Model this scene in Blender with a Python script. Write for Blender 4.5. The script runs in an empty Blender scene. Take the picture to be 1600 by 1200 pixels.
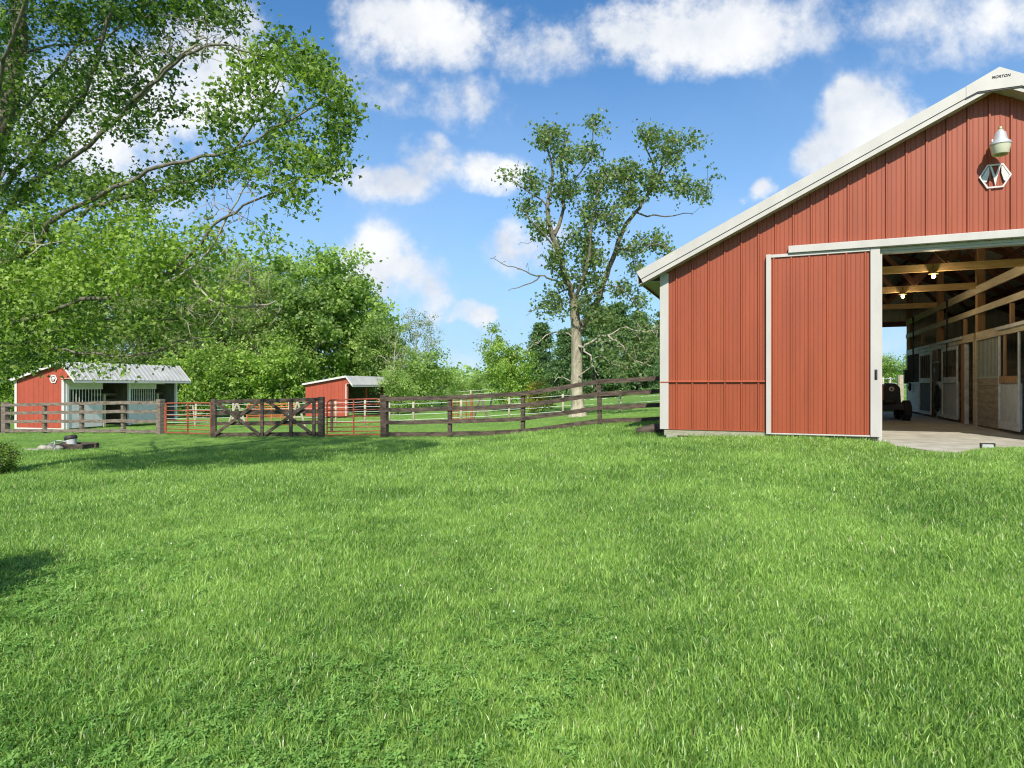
import bpy, bmesh, math, random
import numpy as np
from mathutils import Vector, Matrix

random.seed(7)
RNG = np.random.default_rng(11)
R = math.radians
SC = bpy.context.scene
COL = SC.collection

# ---------------------------------------------------------------- camera
F = 1010.0            # focal length in photo pixels (1600 wide)
CX, HY = 800.0, 602.0 # principal column and horizon row
CZ = 1.45             # eye height
def W(u, v, Y):
    return Vector(((u - CX) / F * Y, Y, CZ - (v - HY) / F * Y))
cam_d = bpy.data.cameras.new('camera'); cam = bpy.data.objects.new('camera', cam_d); COL.objects.link(cam)
cam.location = (0, 0, CZ); cam.rotation_euler = (R(90), 0, 0)
cam_d.sensor_width = 36; cam_d.lens = 36 * F / 1600; cam_d.shift_y = 2 / 1600
cam_d.clip_start = 0.05; cam_d.clip_end = 6000
SC.camera = cam
SC.render.resolution_x = 1024; SC.render.resolution_y = 768

# ---------------------------------------------------------------- light and exposure
LT = Vector((0.094, 1.04, -0.93)).normalized()     # the way the sunlight travels
SUN_EL = math.asin(-LT.z)
SC.view_settings.view_transform = 'Standard'; SC.view_settings.look = 'None'
SC.view_settings.exposure = 0.42; SC.view_settings.gamma = 1
SC.cycles.max_bounces = 7; SC.cycles.diffuse_bounces = 4; SC.cycles.transmission_bounces = 4
SC.cycles.use_denoising = True; SC.cycles.pixel_filter_type = 'BLACKMAN_HARRIS'; SC.cycles.filter_width = 1.15
sun_d = bpy.data.lights.new('sun', 'SUN'); sun_d.energy = 4.6; sun_d.angle = R(0.55); sun_d.color = (1.0, 0.95, 0.86)
sun = bpy.data.objects.new('sun', sun_d); COL.objects.link(sun)
sun.rotation_euler = (-LT).to_track_quat('Z', 'Y').to_euler(); sun.location = (-3, -20, 30)

world = bpy.data.worlds.new('World'); SC.world = world; world.use_nodes = True
def build_world():
    nt = world.node_tree; N = nt.nodes; L = nt.links; N.clear()
    def node(t, **k):
        n = N.new(t)
        for a, b in k.items(): setattr(n, a, b)
        return n
    def math_(op, a, b=None, c=None, clamp=False):
        n = N.new('ShaderNodeMath'); n.operation = op; n.use_clamp = clamp
        for i, x in enumerate((a, b, c)):
            if x is None: continue
            if isinstance(x, (int, float)): n.inputs[i].default_value = x
            else: L.new(x, n.inputs[i])
        return n.outputs[0]
    sky = node('ShaderNodeTexSky', sky_type='NISHITA', sun_disc=False)
    sky.sun_elevation = SUN_EL; sky.sun_rotation = math.atan2(-LT.x, -LT.y)
    sky.air_density = 1.0; sky.dust_density = 0.35; sky.ozone_density = 2.6; sky.altitude = 200
    geo = node('ShaderNodeTexCoord')
    sep = node('ShaderNodeSeparateXYZ'); L.new(geo.outputs['Generated'], sep.inputs[0])
    x, y, z = sep.outputs
    az = math_('ARCTAN2', x, y); el = math_('ARCSINE', z)
    comb = node('ShaderNodeCombineXYZ'); L.new(az, comb.inputs[0]); L.new(el, comb.inputs[1])
    D3 = geo.outputs['Generated']
    wn = node('ShaderNodeTexNoise'); wn.inputs['Scale'].default_value = 7.0; wn.inputs['Detail'].default_value = 5; wn.inputs['Roughness'].default_value = .6; L.new(D3, wn.inputs['Vector'])
    ws = node('ShaderNodeSeparateColor'); L.new(wn.outputs['Color'], ws.inputs[0])
    az0, el0 = az, el
    az = math_('ADD', az, math_('MULTIPLY', math_('SUBTRACT', ws.outputs[0], 0.5), 0.13)); el = math_('ADD', el, math_('MULTIPLY', math_('SUBTRACT', ws.outputs[1], 0.5), 0.085))
    def noise(scale, detail, rough, vec, w=0.0, stretch=(1, 1.5, 1)):
        mp = node('ShaderNodeMapping'); mp.inputs['Scale'].default_value = stretch; mp.inputs['Location'].default_value = (w, w * .7, w)
        L.new(vec, mp.inputs[0])
        n = node('ShaderNodeTexNoise'); n.inputs['Scale'].default_value = scale; n.inputs['Detail'].default_value = detail
        n.inputs['Roughness'].default_value = rough; L.new(mp.outputs[0], n.inputs['Vector']); return n
    D3 = geo.outputs['Generated']
    n1 = noise(5.5, 9, 0.60, D3, 3.1); n2 = noise(17, 6, 0.62, D3, 9.7)
    # clouds: (u, v, ru, rv, strength) measured on the photograph, stored as directions
    cl = [(560,62,60,40,.6),(900,62,100,52,.9),(820,98,90,32,.55),(640,50,130,66,1.1),(750,62,120,62,1.1),(600,20,80,40,.9),(840,45,80,50,.7),(985,42,130,68,1.15),(1090,62,165,62,1.15),(1180,75,70,38,.8),
          (880,108,70,26,.45),(630,150,95,48,.62),(720,155,90,42,.72),(745,150,55,36,.85),(690,192,90,22,.45),(548,110,60,70,.55),
          (668,252,58,42,1.0),(745,268,72,42,1.0),(600,290,100,34,.95),(565,280,60,30,.7),
          (590,412,72,66,1.05),(640,445,66,50,.72),(572,380,40,30,.9),(815,388,72,48,.95),(735,487,34,20,.9),(672,478,48,30,.7),
          (1350,205,98,88,1.25),(1285,245,60,52,.95),(1390,215,72,60,1.1),(1322,168,52,48,1.1),(1420,195,40,42,.9),(1195,308,30,18,.9),
          (1340,38,230,50,.55),(1500,68,170,50,.62),(1560,22,130,50,.7),(1460,20,140,45,.6),(1240,30,110,40,.5),
          (340,110,110,130,1.15),(215,175,150,120,1.1),(100,195,140,110,1.0),(240,265,140,100,.8),(385,50,36,58,1.0),(20,230,80,100,.8),
          (1395,535,60,34,.42),(1400,590,80,26,.3),(480,500,130,60,.7),(900,560,160,30,.28),(700,560,120,40,.4)]
    acc = None
    for (u, v, ru, rv, s) in cl:
        a0 = math.atan((u - CX) / F); e0 = math.atan((HY - v) / F * math.cos(a0))
        ra = ru / F * math.cos(a0) ** 2; re = rv / F * math.cos(a0) * math.cos(e0) ** 2
        dx = math_('MULTIPLY', math_('SUBTRACT', az, a0), 1 / ra); dy = math_('MULTIPLY', math_('SUBTRACT', el, e0), 1 / re)
        d2 = math_('ADD', math_('MULTIPLY', dx, dx), math_('MULTIPLY', dy, dy))
        g = math_('MULTIPLY', math_('MAXIMUM', math_('SUBTRACT', 1.0, math_('MULTIPLY', d2, 0.62)), 0.0), s)
        acc = g if acc is None else math_('SMOOTH_MAX', acc, g, 0.25)
    # beyond the framed part of the sky the same kind of broken cloud goes on
    side = math_('SUBTRACT', math_('ABSOLUTE', az), 0.72)
    hi = math_('SUBTRACT', el, 0.58)
    outm = math_('MULTIPLY', math_('MAXIMUM', side, hi), 6.0, clamp=True)
    n3 = noise(2.3, 4, 0.5, D3, 21.0)
    other = math_('MULTIPLY', math_('SUBTRACT', n3.outputs[0], 0.42), 4.0, clamp=True)
    acc = math_('MAXIMUM', acc, math_('MULTIPLY', outm, other))
    turb = math_('ADD', math_('MULTIPLY', math_('SUBTRACT', n1.outputs[0], 0.5), 2.0), math_('MULTIPLY', math_('SUBTRACT', n2.outputs[0], 0.5), 1.9))
    dens = math_('MULTIPLY', math_('ADD', math_('SUBTRACT', acc, 0.27), math_('MULTIPLY', turb, math_('ADD', math_('MULTIPLY', acc, 0.8), 0.24))), 1.30, clamp=True)
    dens = math_('MULTIPLY', math_('MULTIPLY', dens, dens), math_('SUBTRACT', 3.0, math_('MULTIPLY', dens, 2.0)))
    # thin veil everywhere low in the sky
    veil = math_('MULTIPLY', math_('MAXIMUM', math_('SUBTRACT', 0.42, el), 0.0), 0.62)
    veil = math_('MULTIPLY', veil, math_('ADD', 0.55, n1.outputs[0]))
    cover = math_('MULTIPLY', dens, 0.97)
    # cloud brightness: tops white, thick undersides greyer
    mpb = node('ShaderNodeMapping'); mpb.inputs['Location'].default_value = (3.1, 2.17, 3.1 - 0.055); mpb.inputs['Scale'].default_value = (1, 1.5, 1)
    L.new(D3, mpb.inputs[0]); nb = node('ShaderNodeTexNoise'); nb.inputs['Scale'].default_value = 5.5; nb.inputs['Detail'].default_value = 5; nb.inputs['Roughness'].default_value = .5
    L.new(mpb.outputs[0], nb.inputs['Vector'])
    relief = math_('SUBTRACT', n1.outputs[0], nb.outputs[0])
    shade = math_('ADD', 0.68, math_('MULTIPLY', relief, 2.4))
    shade = math_('MINIMUM', math_('MAXIMUM', shade, 0.35), 1.0)
    ccol = node('ShaderNodeMix', data_type='RGBA'); L.new(shade, ccol.inputs[0])
    ccol.inputs[6].default_value = (3.9, 4.5, 5.6, 1); ccol.inputs[7].default_value = (7.6, 7.7, 7.8, 1)
    tint = node('ShaderNodeMix', data_type='RGBA', blend_type='MULTIPLY'); tint.inputs[0].default_value = 1
    L.new(sky.outputs[0], tint.inputs[6]); tint.inputs[7].default_value = (.66, 1.10, 1.36, 1)
    low = math_('MULTIPLY', math_('SUBTRACT', 0.50, el0), 2.3, clamp=True)
    low = math_('MULTIPLY', low, math_('ADD', 0.72, math_('MULTIPLY', math_('SUBTRACT', n1.outputs[0], 0.5), 0.9)), clamp=True)
    vm = node('ShaderNodeMix', data_type='RGBA'); L.new(low, vm.inputs[0]); L.new(tint.outputs[2], vm.inputs[6]); vm.inputs[7].default_value = (3.6, 4.95, 6.9, 1)
    mix = node('ShaderNodeMix', data_type='RGBA'); L.new(cover, mix.inputs[0]); L.new(vm.outputs[2], mix.inputs[6]); L.new(ccol.outputs[2], mix.inputs[7])
    bg = node('ShaderNodeBackground'); bg.inputs[1].default_value = 0.10; L.new(mix.outputs[2], bg.inputs[0])
    out = node('ShaderNodeOutputWorld'); L.new(bg.outputs[0], out.inputs[0])
build_world()
world.cycles.sampling_method = 'MANUAL'; world.cycles.sample_map_resolution = 512

# ---------------------------------------------------------------- materials
MAT = {}
def lin(c):  # sRGB 0..255 -> linear
    return tuple(((x/255)/12.92 if x/255 <= .04045 else ((x/255+.055)/1.055)**2.4) for x in c) + (1,)
def mat(name, col, rough=0.6, metal=0.0, var=0.0, vscale=4.0, bump=0.0, bscale=30.0, col2=None, stretch=(1,1,1), spec=0.4, coat=0.0, space='Object', streak=None):
    m = bpy.data.materials.new(name); m.use_nodes = True
    nt = m.node_tree; b = nt.nodes['Principled BSDF']; L = nt.links
    b.inputs['Roughness'].default_value = rough; b.inputs['Metallic'].default_value = metal
    b.inputs['Specular IOR Level'].default_value = spec
    b.inputs['Base Color'].default_value = col if len(col) == 4 else (*col, 1)
    col = col if len(col) == 4 else (*col, 1)
    if var > 0 or col2 or bump > 0:
        tc = nt.nodes.new('ShaderNodeTexCoord'); mp = nt.nodes.new('ShaderNodeMapping'); mp.inputs['Scale'].default_value = stretch
        L.new(tc.outputs[space], mp.inputs[0])
    if var > 0 or col2:
        c2 = col2 if col2 else tuple(x * (1 - var) for x in col[:3])
        c2 = c2 if len(c2) == 4 else (*c2, 1)
        n = nt.nodes.new('ShaderNodeTexNoise'); n.inputs['Scale'].default_value = vscale; n.inputs['Detail'].default_value = 8; n.inputs['Roughness'].default_value = .65
        L.new(mp.outputs[0], n.inputs['Vector'])
        cr = nt.nodes.new('ShaderNodeValToRGB'); cr.color_ramp.elements[0].position = .36; cr.color_ramp.elements[1].position = .64
        cr.color_ramp.elements[0].color = c2; cr.color_ramp.elements[1].color = col
        L.new(n.outputs[0], cr.inputs[0]); L.new(cr.outputs[0], b.inputs['Base Color'])
    if bump > 0:
        n = nt.nodes.new('ShaderNodeTexNoise'); n.inputs['Scale'].default_value = bscale; n.inputs['Detail'].default_value = 6
        L.new(mp.outputs[0], n.inputs['Vector'])
        bp = nt.nodes.new('ShaderNodeBump'); bp.inputs['Strength'].default_value = bump; bp.inputs['Distance'].default_value = .02
        L.new(n.outputs[0], bp.inputs['Height']); L.new(bp.outputs[0], b.inputs['Normal'])
    MAT[name] = m; return m
mat('red_steel', (0.325, 0.072, 0.030), .42, var=.16, vscale=1.3, stretch=(3, 3, .35), bump=.05, bscale=9)
mat('red_steel_far', (0.40, 0.080, 0.044), .5, var=.14, vscale=2)
mat('white_trim', (0.50, 0.465, 0.43), .45, var=.12, vscale=2.5, stretch=(1,1,.4))
mat('white_paint', (0.64, 0.61, 0.58), .55, var=.15, vscale=5)
mat('roof_steel', (0.42, 0.41, 0.385), .38, metal=.25, var=.22, vscale=2.2, bump=.03)
mat('shed_roof', (0.52, 0.51, 0.47), .45, metal=.1, var=.25, vscale=1.5)
mat('dark_line', (0.03, 0.03, 0.035), .6)
mat('skirt_wood', (0.36, 0.34, 0.24), .8, var=.35, vscale=6, stretch=(1, 1, 5), bump=.3)
mat('block', (0.40, 0.38, 0.32), .9, var=.3, vscale=9, bump=.3)
mat('fence_wood', (0.135, 0.096, 0.070), .85, col2=(0.034, 0.025, 0.020), vscale=3.5, stretch=(1, 1, 4), bump=.5, bscale=22)
mat('fence_wood_old', (0.25, 0.20, 0.155), .88, col2=(0.095, 0.072, 0.055), vscale=3.5, stretch=(1, 1, 4), bump=.5, bscale=22)
mat('pale_wood', (0.46, 0.41, 0.29), .8, var=.35, vscale=5, bump=.3)
mat('beam_wood', (0.62, 0.43, 0.20), .7, col2=(0.46, 0.29, 0.12), vscale=3, stretch=(1, 1, 6), bump=.2)
mat('rail_wood', (0.66, 0.59, 0.42), .72, col2=(0.46, 0.40, 0.27), vscale=3, stretch=(1, .6, 6), bump=.2)
mat('post_wood', (0.46, 0.27, 0.12), .75, col2=(0.30, 0.17, 0.08), vscale=4, stretch=(4, 4, .6), bump=.2)
mat('truss_wood', (0.20, 0.09, 0.055), .8, var=.4, vscale=4)
mat('stall_board', (0.42, 0.36, 0.27), .8, col2=(0.24, 0.20, 0.145), vscale=2.5, stretch=(1, 1, 5), bump=.3)
mat('stall_grey', (0.62, 0.64, 0.62), .75, col2=(0.40, 0.42, 0.41), vscale=4, stretch=(6, 6, .7), bump=.25)
mat('stall_white', (0.74, 0.75, 0.72), .6, col2=(0.48, 0.49, 0.48), vscale=5, bump=.15)
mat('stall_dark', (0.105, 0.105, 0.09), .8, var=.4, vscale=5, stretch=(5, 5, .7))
mat('bar_metal', (0.50, 0.47, 0.36), .45, metal=.35, var=.2, vscale=8)
mat('inner_steel', (0.60, 0.61, 0.53), .5, metal=.2, var=.2, vscale=2)
mat('inner_roof', (0.62, 0.63, 0.55), .5, metal=.2, var=.3, vscale=1.5)
mat('galv', (0.66, 0.66, 0.66), .42, metal=.45, var=.2, vscale=9)
mat('lamp_glass', (0.72, 0.68, 0.52), .3, var=.1, vscale=20)
mat('brass', (0.62, 0.50, 0.20), .35, metal=.7)
mat('black_rubber', (0.022, 0.022, 0.023), .75, var=.4, vscale=9, bump=.3)
mat('black_cloth', (0.03, 0.028, 0.03), .9, var=.4, vscale=12, bump=.5)
mat('tractor_orange', (0.40, 0.115, 0.05), .4, var=.3, vscale=6)
mat('tractor_dark', (0.035, 0.033, 0.033), .6, var=.3, vscale=8)
mat('gate_red', (0.42, 0.085, 0.045), .5, col2=(0.30, 0.07, 0.04), vscale=8)
mat('gate_orange', (0.62, 0.20, 0.07), .5, var=.3, vscale=8)
mat('concrete', (0.45, 0.425, 0.35), .9, col2=(0.31, 0.285, 0.225), vscale=2.5, bump=.25, bscale=40)
mat('shed_blue', (0.84, 0.79, 0.80), .5, var=.15, vscale=3)
mat('shed_panel', (0.72, 0.68, 0.60), .5, var=.15, vscale=3)
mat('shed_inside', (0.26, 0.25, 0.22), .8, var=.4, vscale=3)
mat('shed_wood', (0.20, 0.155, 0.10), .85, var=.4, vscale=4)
mat('bark', (0.215, 0.19, 0.145), .9, col2=(0.085, 0.075, 0.055), vscale=5, stretch=(2.2, 2.2, .6), bump=.9, bscale=14)
mat('bark_pale', (0.50, 0.45, 0.33), .9, col2=(0.25, 0.215, 0.15), vscale=5, stretch=(2.0, 2.0, .7), bump=1.0, bscale=10)
mat('bark_dead', (0.44, 0.39, 0.31), .9, col2=(0.26, 0.225, 0.175), vscale=6, bump=.4)
mat('stone', (0.42, 0.39, 0.31), .9, var=.35, vscale=6, bump=.4)
mat('wire', (0.74, 0.76, 0.72), .5)

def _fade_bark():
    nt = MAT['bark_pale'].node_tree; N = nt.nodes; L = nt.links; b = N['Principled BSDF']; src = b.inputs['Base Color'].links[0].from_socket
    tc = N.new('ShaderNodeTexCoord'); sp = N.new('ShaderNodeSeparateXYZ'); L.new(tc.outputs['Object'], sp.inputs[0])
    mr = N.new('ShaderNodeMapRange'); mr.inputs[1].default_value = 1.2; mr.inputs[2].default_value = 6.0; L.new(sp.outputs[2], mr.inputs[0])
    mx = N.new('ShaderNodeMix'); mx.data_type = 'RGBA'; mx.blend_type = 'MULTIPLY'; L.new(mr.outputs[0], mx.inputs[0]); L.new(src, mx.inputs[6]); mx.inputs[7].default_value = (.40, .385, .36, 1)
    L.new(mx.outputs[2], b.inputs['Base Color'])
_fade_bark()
def leaf_mat(name, ca, cb, trans=0.35, rough=0.5):
    m = bpy.data.materials.new(name); m.use_nodes = True
    nt = m.node_tree; N = nt.nodes; L = nt.links; b = N['Principled BSDF']
    at = N.new('ShaderNodeAttribute'); at.attribute_name = 'tint'
    cr = N.new('ShaderNodeValToRGB'); cr.color_ramp.elements[0].color = (*ca, 1); cr.color_ramp.elements[1].color = (*cb, 1)
    L.new(at.outputs['Fac'], cr.inputs[0])
    L.new(cr.outputs[0], b.inputs['Base Color']); b.inputs['Roughness'].default_value = rough; b.inputs['Specular IOR Level'].default_value = .35
    tr = N.new('ShaderNodeBsdfTranslucent')
    mx = N.new('ShaderNodeMix'); mx.data_type = 'RGBA'; mx.blend_type = 'MULTIPLY'; mx.inputs[0].default_value = 1
    L.new(cr.outputs[0], mx.inputs[6]); mx.inputs[7].default_value = (1.5, 1.7, .7, 1); L.new(mx.outputs[2], tr.inputs[0])
    ms = N.new('ShaderNodeMixShader'); ms.inputs[0].default_value = trans
    L.new(b.outputs[0], ms.inputs[1]); L.new(tr.outputs[0], ms.inputs[2]); L.new(ms.outputs[0], N['Material Output'].inputs[0])
    MAT[name] = m; return m
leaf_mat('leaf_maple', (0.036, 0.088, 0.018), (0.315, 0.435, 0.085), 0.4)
leaf_mat('leaf_cotton', (0.065, 0.12, 0.036), (0.235, 0.31, 0.105), 0.36, .42)
leaf_mat('leaf_mid', (0.11, 0.2, 0.046), (0.44, 0.56, 0.175), 0.46)
leaf_mat('leaf_dark', (0.1, 0.18, 0.048), (0.38, 0.49, 0.15), 0.45)
leaf_mat('leaf_bright', (0.11, 0.2, 0.032), (0.47, 0.6, 0.15), 0.44)
leaf_mat('leaf_pine', (0.045, 0.11, 0.036), (0.19, 0.3, 0.105), 0.25)
leaf_mat('leaf_olive', (0.14, 0.18, 0.07), (0.34, 0.38, 0.16), 0.42)
leaf_mat('leaf_yellow', (0.20, 0.21, 0.03), (0.42, 0.36, 0.05), .42)

def grass_mat(name, dark, lightc, dry):
    m = bpy.data.materials.new(name); m.use_nodes = True
    nt = m.node_tree; N = nt.nodes; L = nt.links; b = N['Principled BSDF']
    at = N.new('ShaderNodeAttribute'); at.attribute_name = 'tint'
    geo = N.new('ShaderNodeNewGeometry')
    n = N.new('ShaderNodeTexNoise'); n.inputs['Scale'].default_value = .55; n.inputs['Detail'].default_value = 6; n.inputs['Roughness'].default_value = .62
    L.new(geo.outputs['Position'], n.inputs['Vector'])
    n2 = N.new('ShaderNodeTexNoise'); n2.inputs['Scale'].default_value = 3.2; n2.inputs['Detail'].default_value = 4
    L.new(geo.outputs['Position'], n2.inputs['Vector'])
    a1 = N.new('ShaderNodeMath'); a1.operation = 'MULTIPLY_ADD'; L.new(n.outputs[0], a1.inputs[0]); a1.inputs[1].default_value = 2.0; a1.inputs[2].default_value = -.75
    a2 = N.new('ShaderNodeMath'); a2.operation = 'MULTIPLY_ADD'; L.new(n2.outputs[0], a2.inputs[0]); a2.inputs[1].default_value = .9; L.new(a1.outputs[0], a2.inputs[2])
    a3 = N.new('ShaderNodeMath'); a3.operation = 'MULTIPLY_ADD'; L.new(at.outputs['Fac'], a3.inputs[0]); a3.inputs[1].default_value = 1.15; 
    a3b = N.new('ShaderNodeMath'); a3b.operation = 'ADD'; a3b.use_clamp = True; L.new(a3.outputs[0], a3b.inputs[0]); a3b.inputs[1].default_value = -.66
    L.new(a2.outputs[0], a3.inputs[2])
    cr = N.new('ShaderNodeValToRGB'); e = cr.color_ramp.elements
    e[0].color = (*dark, 1); e[1].color = (*lightc, 1); 
    L.new(a3b.outputs[0], cr.inputs[0])
    dr = N.new('ShaderNodeMath'); dr.operation = 'GREATER_THAN'; L.new(at.outputs['Fac'], dr.inputs[0]); dr.inputs[1].default_value = .972
    mxd = N.new('ShaderNodeMix'); mxd.data_type = 'RGBA'; L.new(dr.outputs[0], mxd.inputs[0]); L.new(cr.outputs[0], mxd.inputs[6]); mxd.inputs[7].default_value = (*dry, 1)
    L.new(mxd.outputs[2], b.inputs['Base Color']); b.inputs['Roughness'].default_value = .36; b.inputs['Specular IOR Level'].default_value = .5
    tr = N.new('ShaderNodeBsdfTranslucent')
    mx = N.new('ShaderNodeMix'); mx.data_type = 'RGBA'; mx.blend_type = 'MULTIPLY'; mx.inputs[0].default_value = 1
    L.new(mxd.outputs[2], mx.inputs[6]); mx.inputs[7].default_value = (1.4, 1.5, .8, 1); L.new(mx.outputs[2], tr.inputs[0])
    ms = N.new('ShaderNodeMixShader'); ms.inputs[0].default_value = .33
    L.new(b.outputs[0], ms.inputs[1]); L.new(tr.outputs[0], ms.inputs[2]); L.new(ms.outputs[0], N['Material Output'].inputs[0])
    MAT[name] = m; return m
grass_mat('grass_blade', (0.076, 0.188, 0.028), (0.365, 0.545, 0.125), (0.46, 0.44, 0.25))
grass_mat('clover_leaf', (0.100, 0.235, 0.040), (0.270, 0.450, 0.110), (0.36, 0.45, 0.15))
_cb = MAT['clover_leaf'].node_tree.nodes['Principled BSDF']; _cb.inputs['Roughness'].default_value = .62; _cb.inputs['Specular IOR Level'].default_value = .2
mat('clover_white', (0.75, 0.72, 0.62), .8)

def ground_mat():
    m = bpy.data.materials.new('turf_soil'); m.use_nodes = True
    nt = m.node_tree; N = nt.nodes; L = nt.links; b = N['Principled BSDF']; b.inputs['Roughness'].default_value = .95; b.inputs['Specular IOR Level'].default_value = .1
    geo = N.new('ShaderNodeNewGeometry')
    def nz(s, d=6, r=.6, st=(1,1,1)):
        mp = N.new('ShaderNodeMapping'); mp.inputs['Scale'].default_value = st; L.new(geo.outputs['Position'], mp.inputs[0])
        n = N.new('ShaderNodeTexNoise'); n.inputs['Scale'].default_value = s; n.inputs['Detail'].default_value = d; n.inputs['Roughness'].default_value = r; L.new(mp.outputs[0], n.inputs['Vector']); return n
    big = nz(.16, 5); fine = nz(9, 8, .75); tiny = nz(60, 4, .8)
    cr = N.new('ShaderNodeValToRGB'); cr.color_ramp.elements[0].position = .32; cr.color_ramp.elements[1].position = .7
    cr.color_ramp.elements[0].color = (0.085, 0.185, 0.034, 1); cr.color_ramp.elements[1].color = (0.225, 0.370, 0.085, 1)
    ad = N.new('ShaderNodeMath'); ad.operation = 'MULTIPLY_ADD'; L.new(fine.outputs[0], ad.inputs[0]); ad.inputs[1].default_value = .55; 
    ad2 = N.new('ShaderNodeMath'); ad2.operation = 'MULTIPLY'; L.new(big.outputs[0], ad2.inputs[0]); ad2.inputs[1].default_value = .5
    L.new(ad2.outputs[0], ad.inputs[2]); L.new(ad.outputs[0], cr.inputs[0])
    L.new(cr.outputs[0], b.inputs['Base Color'])
    bp = N.new('ShaderNodeBump'); bp.inputs['Strength'].default_value = .8; bp.inputs['Distance'].default_value = .05
    L.new(tiny.outputs[0], bp.inputs['Height']); L.new(bp.outputs[0], b.inputs['Normal'])
    MAT['turf_soil'] = m
ground_mat()
def emit(name, col, s):
    m = bpy.data.materials.new(name); m.use_nodes = True; nt = m.node_tree
    b = nt.nodes['Principled BSDF']; b.inputs['Base Color'].default_value = (*col, 1)
    b.inputs['Emission Color'].default_value = (*col, 1); b.inputs['Emission Strength'].default_value = s
    MAT[name] = m
emit('bulb_glow', (1.0, .62, .22), 30)

# ---------------------------------------------------------------- helpers
class MB:
    def __init__(s): s.v = []; s.f = []; s.m = []
    def face(s, pts, mi=0):
        i = len(s.v); s.v += [tuple(p) for p in pts]; s.f.append(tuple(range(i, i + len(pts)))); s.m.append(mi)
    def box(s, lo, hi, mi=0, M=None):
        x0, y0, z0 = lo; x1, y1, z1 = hi
        c = [(x0,y0,z0),(x1,y0,z0),(x1,y1,z0),(x0,y1,z0),(x0,y0,z1),(x1,y0,z1),(x1,y1,z1),(x0,y1,z1)]
        if M is not None: c = [tuple(M @ Vector(p)) for p in c]
        i = len(s.v); s.v += c
        for f in ((0,3,2,1),(4,5,6,7),(0,1,5,4),(1,2,6,5),(2,3,7,6),(3,0,4,7)): s.f.append(tuple(i + k for k in f)); s.m.append(mi)
    def beam(s, a, b, w, h, mi=0, up=(0,0,1)):
        a = Vector(a); b = Vector(b); d = (b - a); n = d.normalized(); u = Vector(up)
        sd = n.cross(u)
        if sd.length < 1e-4: sd = Vector((1,0,0))
        sd.normalize(); uu = sd.cross(n).normalized()
        c = []
        for p in (a, b):
            for (i, j) in ((-1,-1),(1,-1),(1,1),(-1,1)): c.append(tuple(p + sd * (w/2*i) + uu * (h/2*j)))
        i = len(s.v); s.v += c
        for f in ((0,1,2,3),(7,6,5,4),(0,4,5,1),(1,5,6,2),(2,6,7,3),(3,7,4,0)): s.f.append(tuple(i + k for k in f)); s.m.append(mi)
    def tube(s, pts, rad, n=8, mi=0, cap=True):
        pts = [Vector(p) for p in pts]
        rr = rad if hasattr(rad, '__len__') else [rad] * len(pts)
        base = len(s.v); ref = None
        for k, p in enumerate(pts):
            d = (pts[min(k+1, len(pts)-1)] - pts[max(k-1, 0)])
            d = d.normalized() if d.length > 1e-9 else Vector((0,0,1))
            if ref is None:
                ref = d.orthogonal().normalized()
            ref = (ref - d * ref.dot(d)); ref = ref.normalized() if ref.length > 1e-6 else d.orthogonal().normalized()
            w = d.cross(ref)
            for j in range(n):
                t = 2*math.pi*j/n; s.v.append(tuple(p + (ref*math.cos(t) + w*math.sin(t))*rr[k]))
        for k in range(len(pts)-1):
            for j in range(n):
                a = base + k*n + j; b = base + k*n + (j+1) % n
                s.f.append((a, b, b+n, a+n)); s.m.append(mi)
        if cap:
            s.f.append(tuple(base + j for j in reversed(range(n)))); s.m.append(mi)
            s.f.append(tuple(base + (len(pts)-1)*n + j for j in range(n))); s.m.append(mi)
    def lathe(s, prof, M=None, n=20, mi=0):
        base = len(s.v)
        for (r, z) in prof:
            for j in range(n):
                t = 2*math.pi*j/n; p = Vector((r*math.cos(t), r*math.sin(t), z))
                s.v.append(tuple(M @ p if M is not None else p))
        for k in range(len(prof)-1):
            for j in range(n):
                a = base+k*n+j; b = base+k*n+(j+1) % n
                s.f.append((a, b, b+n, a+n)); s.m.append(mi)
    def prism(s, poly, d, mi=0):   # poly: list of 3D points, extruded by vector d
        poly = [Vector(p) for p in poly]; d = Vector(d); n = len(poly); i = len(s.v)
        s.v += [tuple(p) for p in poly] + [tuple(p + d) for p in poly]
        s.f.append(tuple(i + k for k in range(n))); s.m.append(mi)
        s.f.append(tuple(i + n + k for k in reversed(range(n)))); s.m.append(mi)
        for k in range(n):
            a = i+k; b = i+(k+1) % n; s.f.append((a, a+n, b+n, b)); s.m.append(mi)
    def build(s, name, mats, parent=None, smooth=False, bevel=0, fix=True):
        me = bpy.data.meshes.new(name); me.from_pydata(s.v, [], s.f); 
        for m in (mats if isinstance(mats, (list, tuple)) else [mats]): me.materials.append(MAT[m] if isinstance(m, str) else m)
        me.polygons.foreach_set('material_index', s.m)
        if fix:
            bm = bmesh.new(); bm.from_mesh(me); bmesh.ops.recalc_face_normals(bm, faces=bm.faces); bm.to_mesh(me); bm.free()
        if smooth: me.polygons.foreach_set('use_smooth', [True]*len(me.polygons))
        me.update()
        o = bpy.data.objects.new(name, me); COL.objects.link(o)
        if parent: o.parent = parent
        if bevel:
            b = o.modifiers.new('bevel', 'BEVEL'); b.width = bevel; b.segments = 2; b.limit_method = 'ANGLE'
        return o
def tag(o, label=None, cat=None, group=None, kind=None):
    if label: o['label'] = label
    if cat: o['category'] = cat
    if group: o['group'] = group
    if kind: o['kind'] = kind
    return o
def empty(name, loc, rz=0, label=None, cat=None, group=None):
    o = bpy.data.objects.new(name, None); COL.objects.link(o); o.location = loc; o.rotation_euler = (0, 0, rz)
    o.empty_display_size = .3
    return tag(o, label, cat, group)
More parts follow.
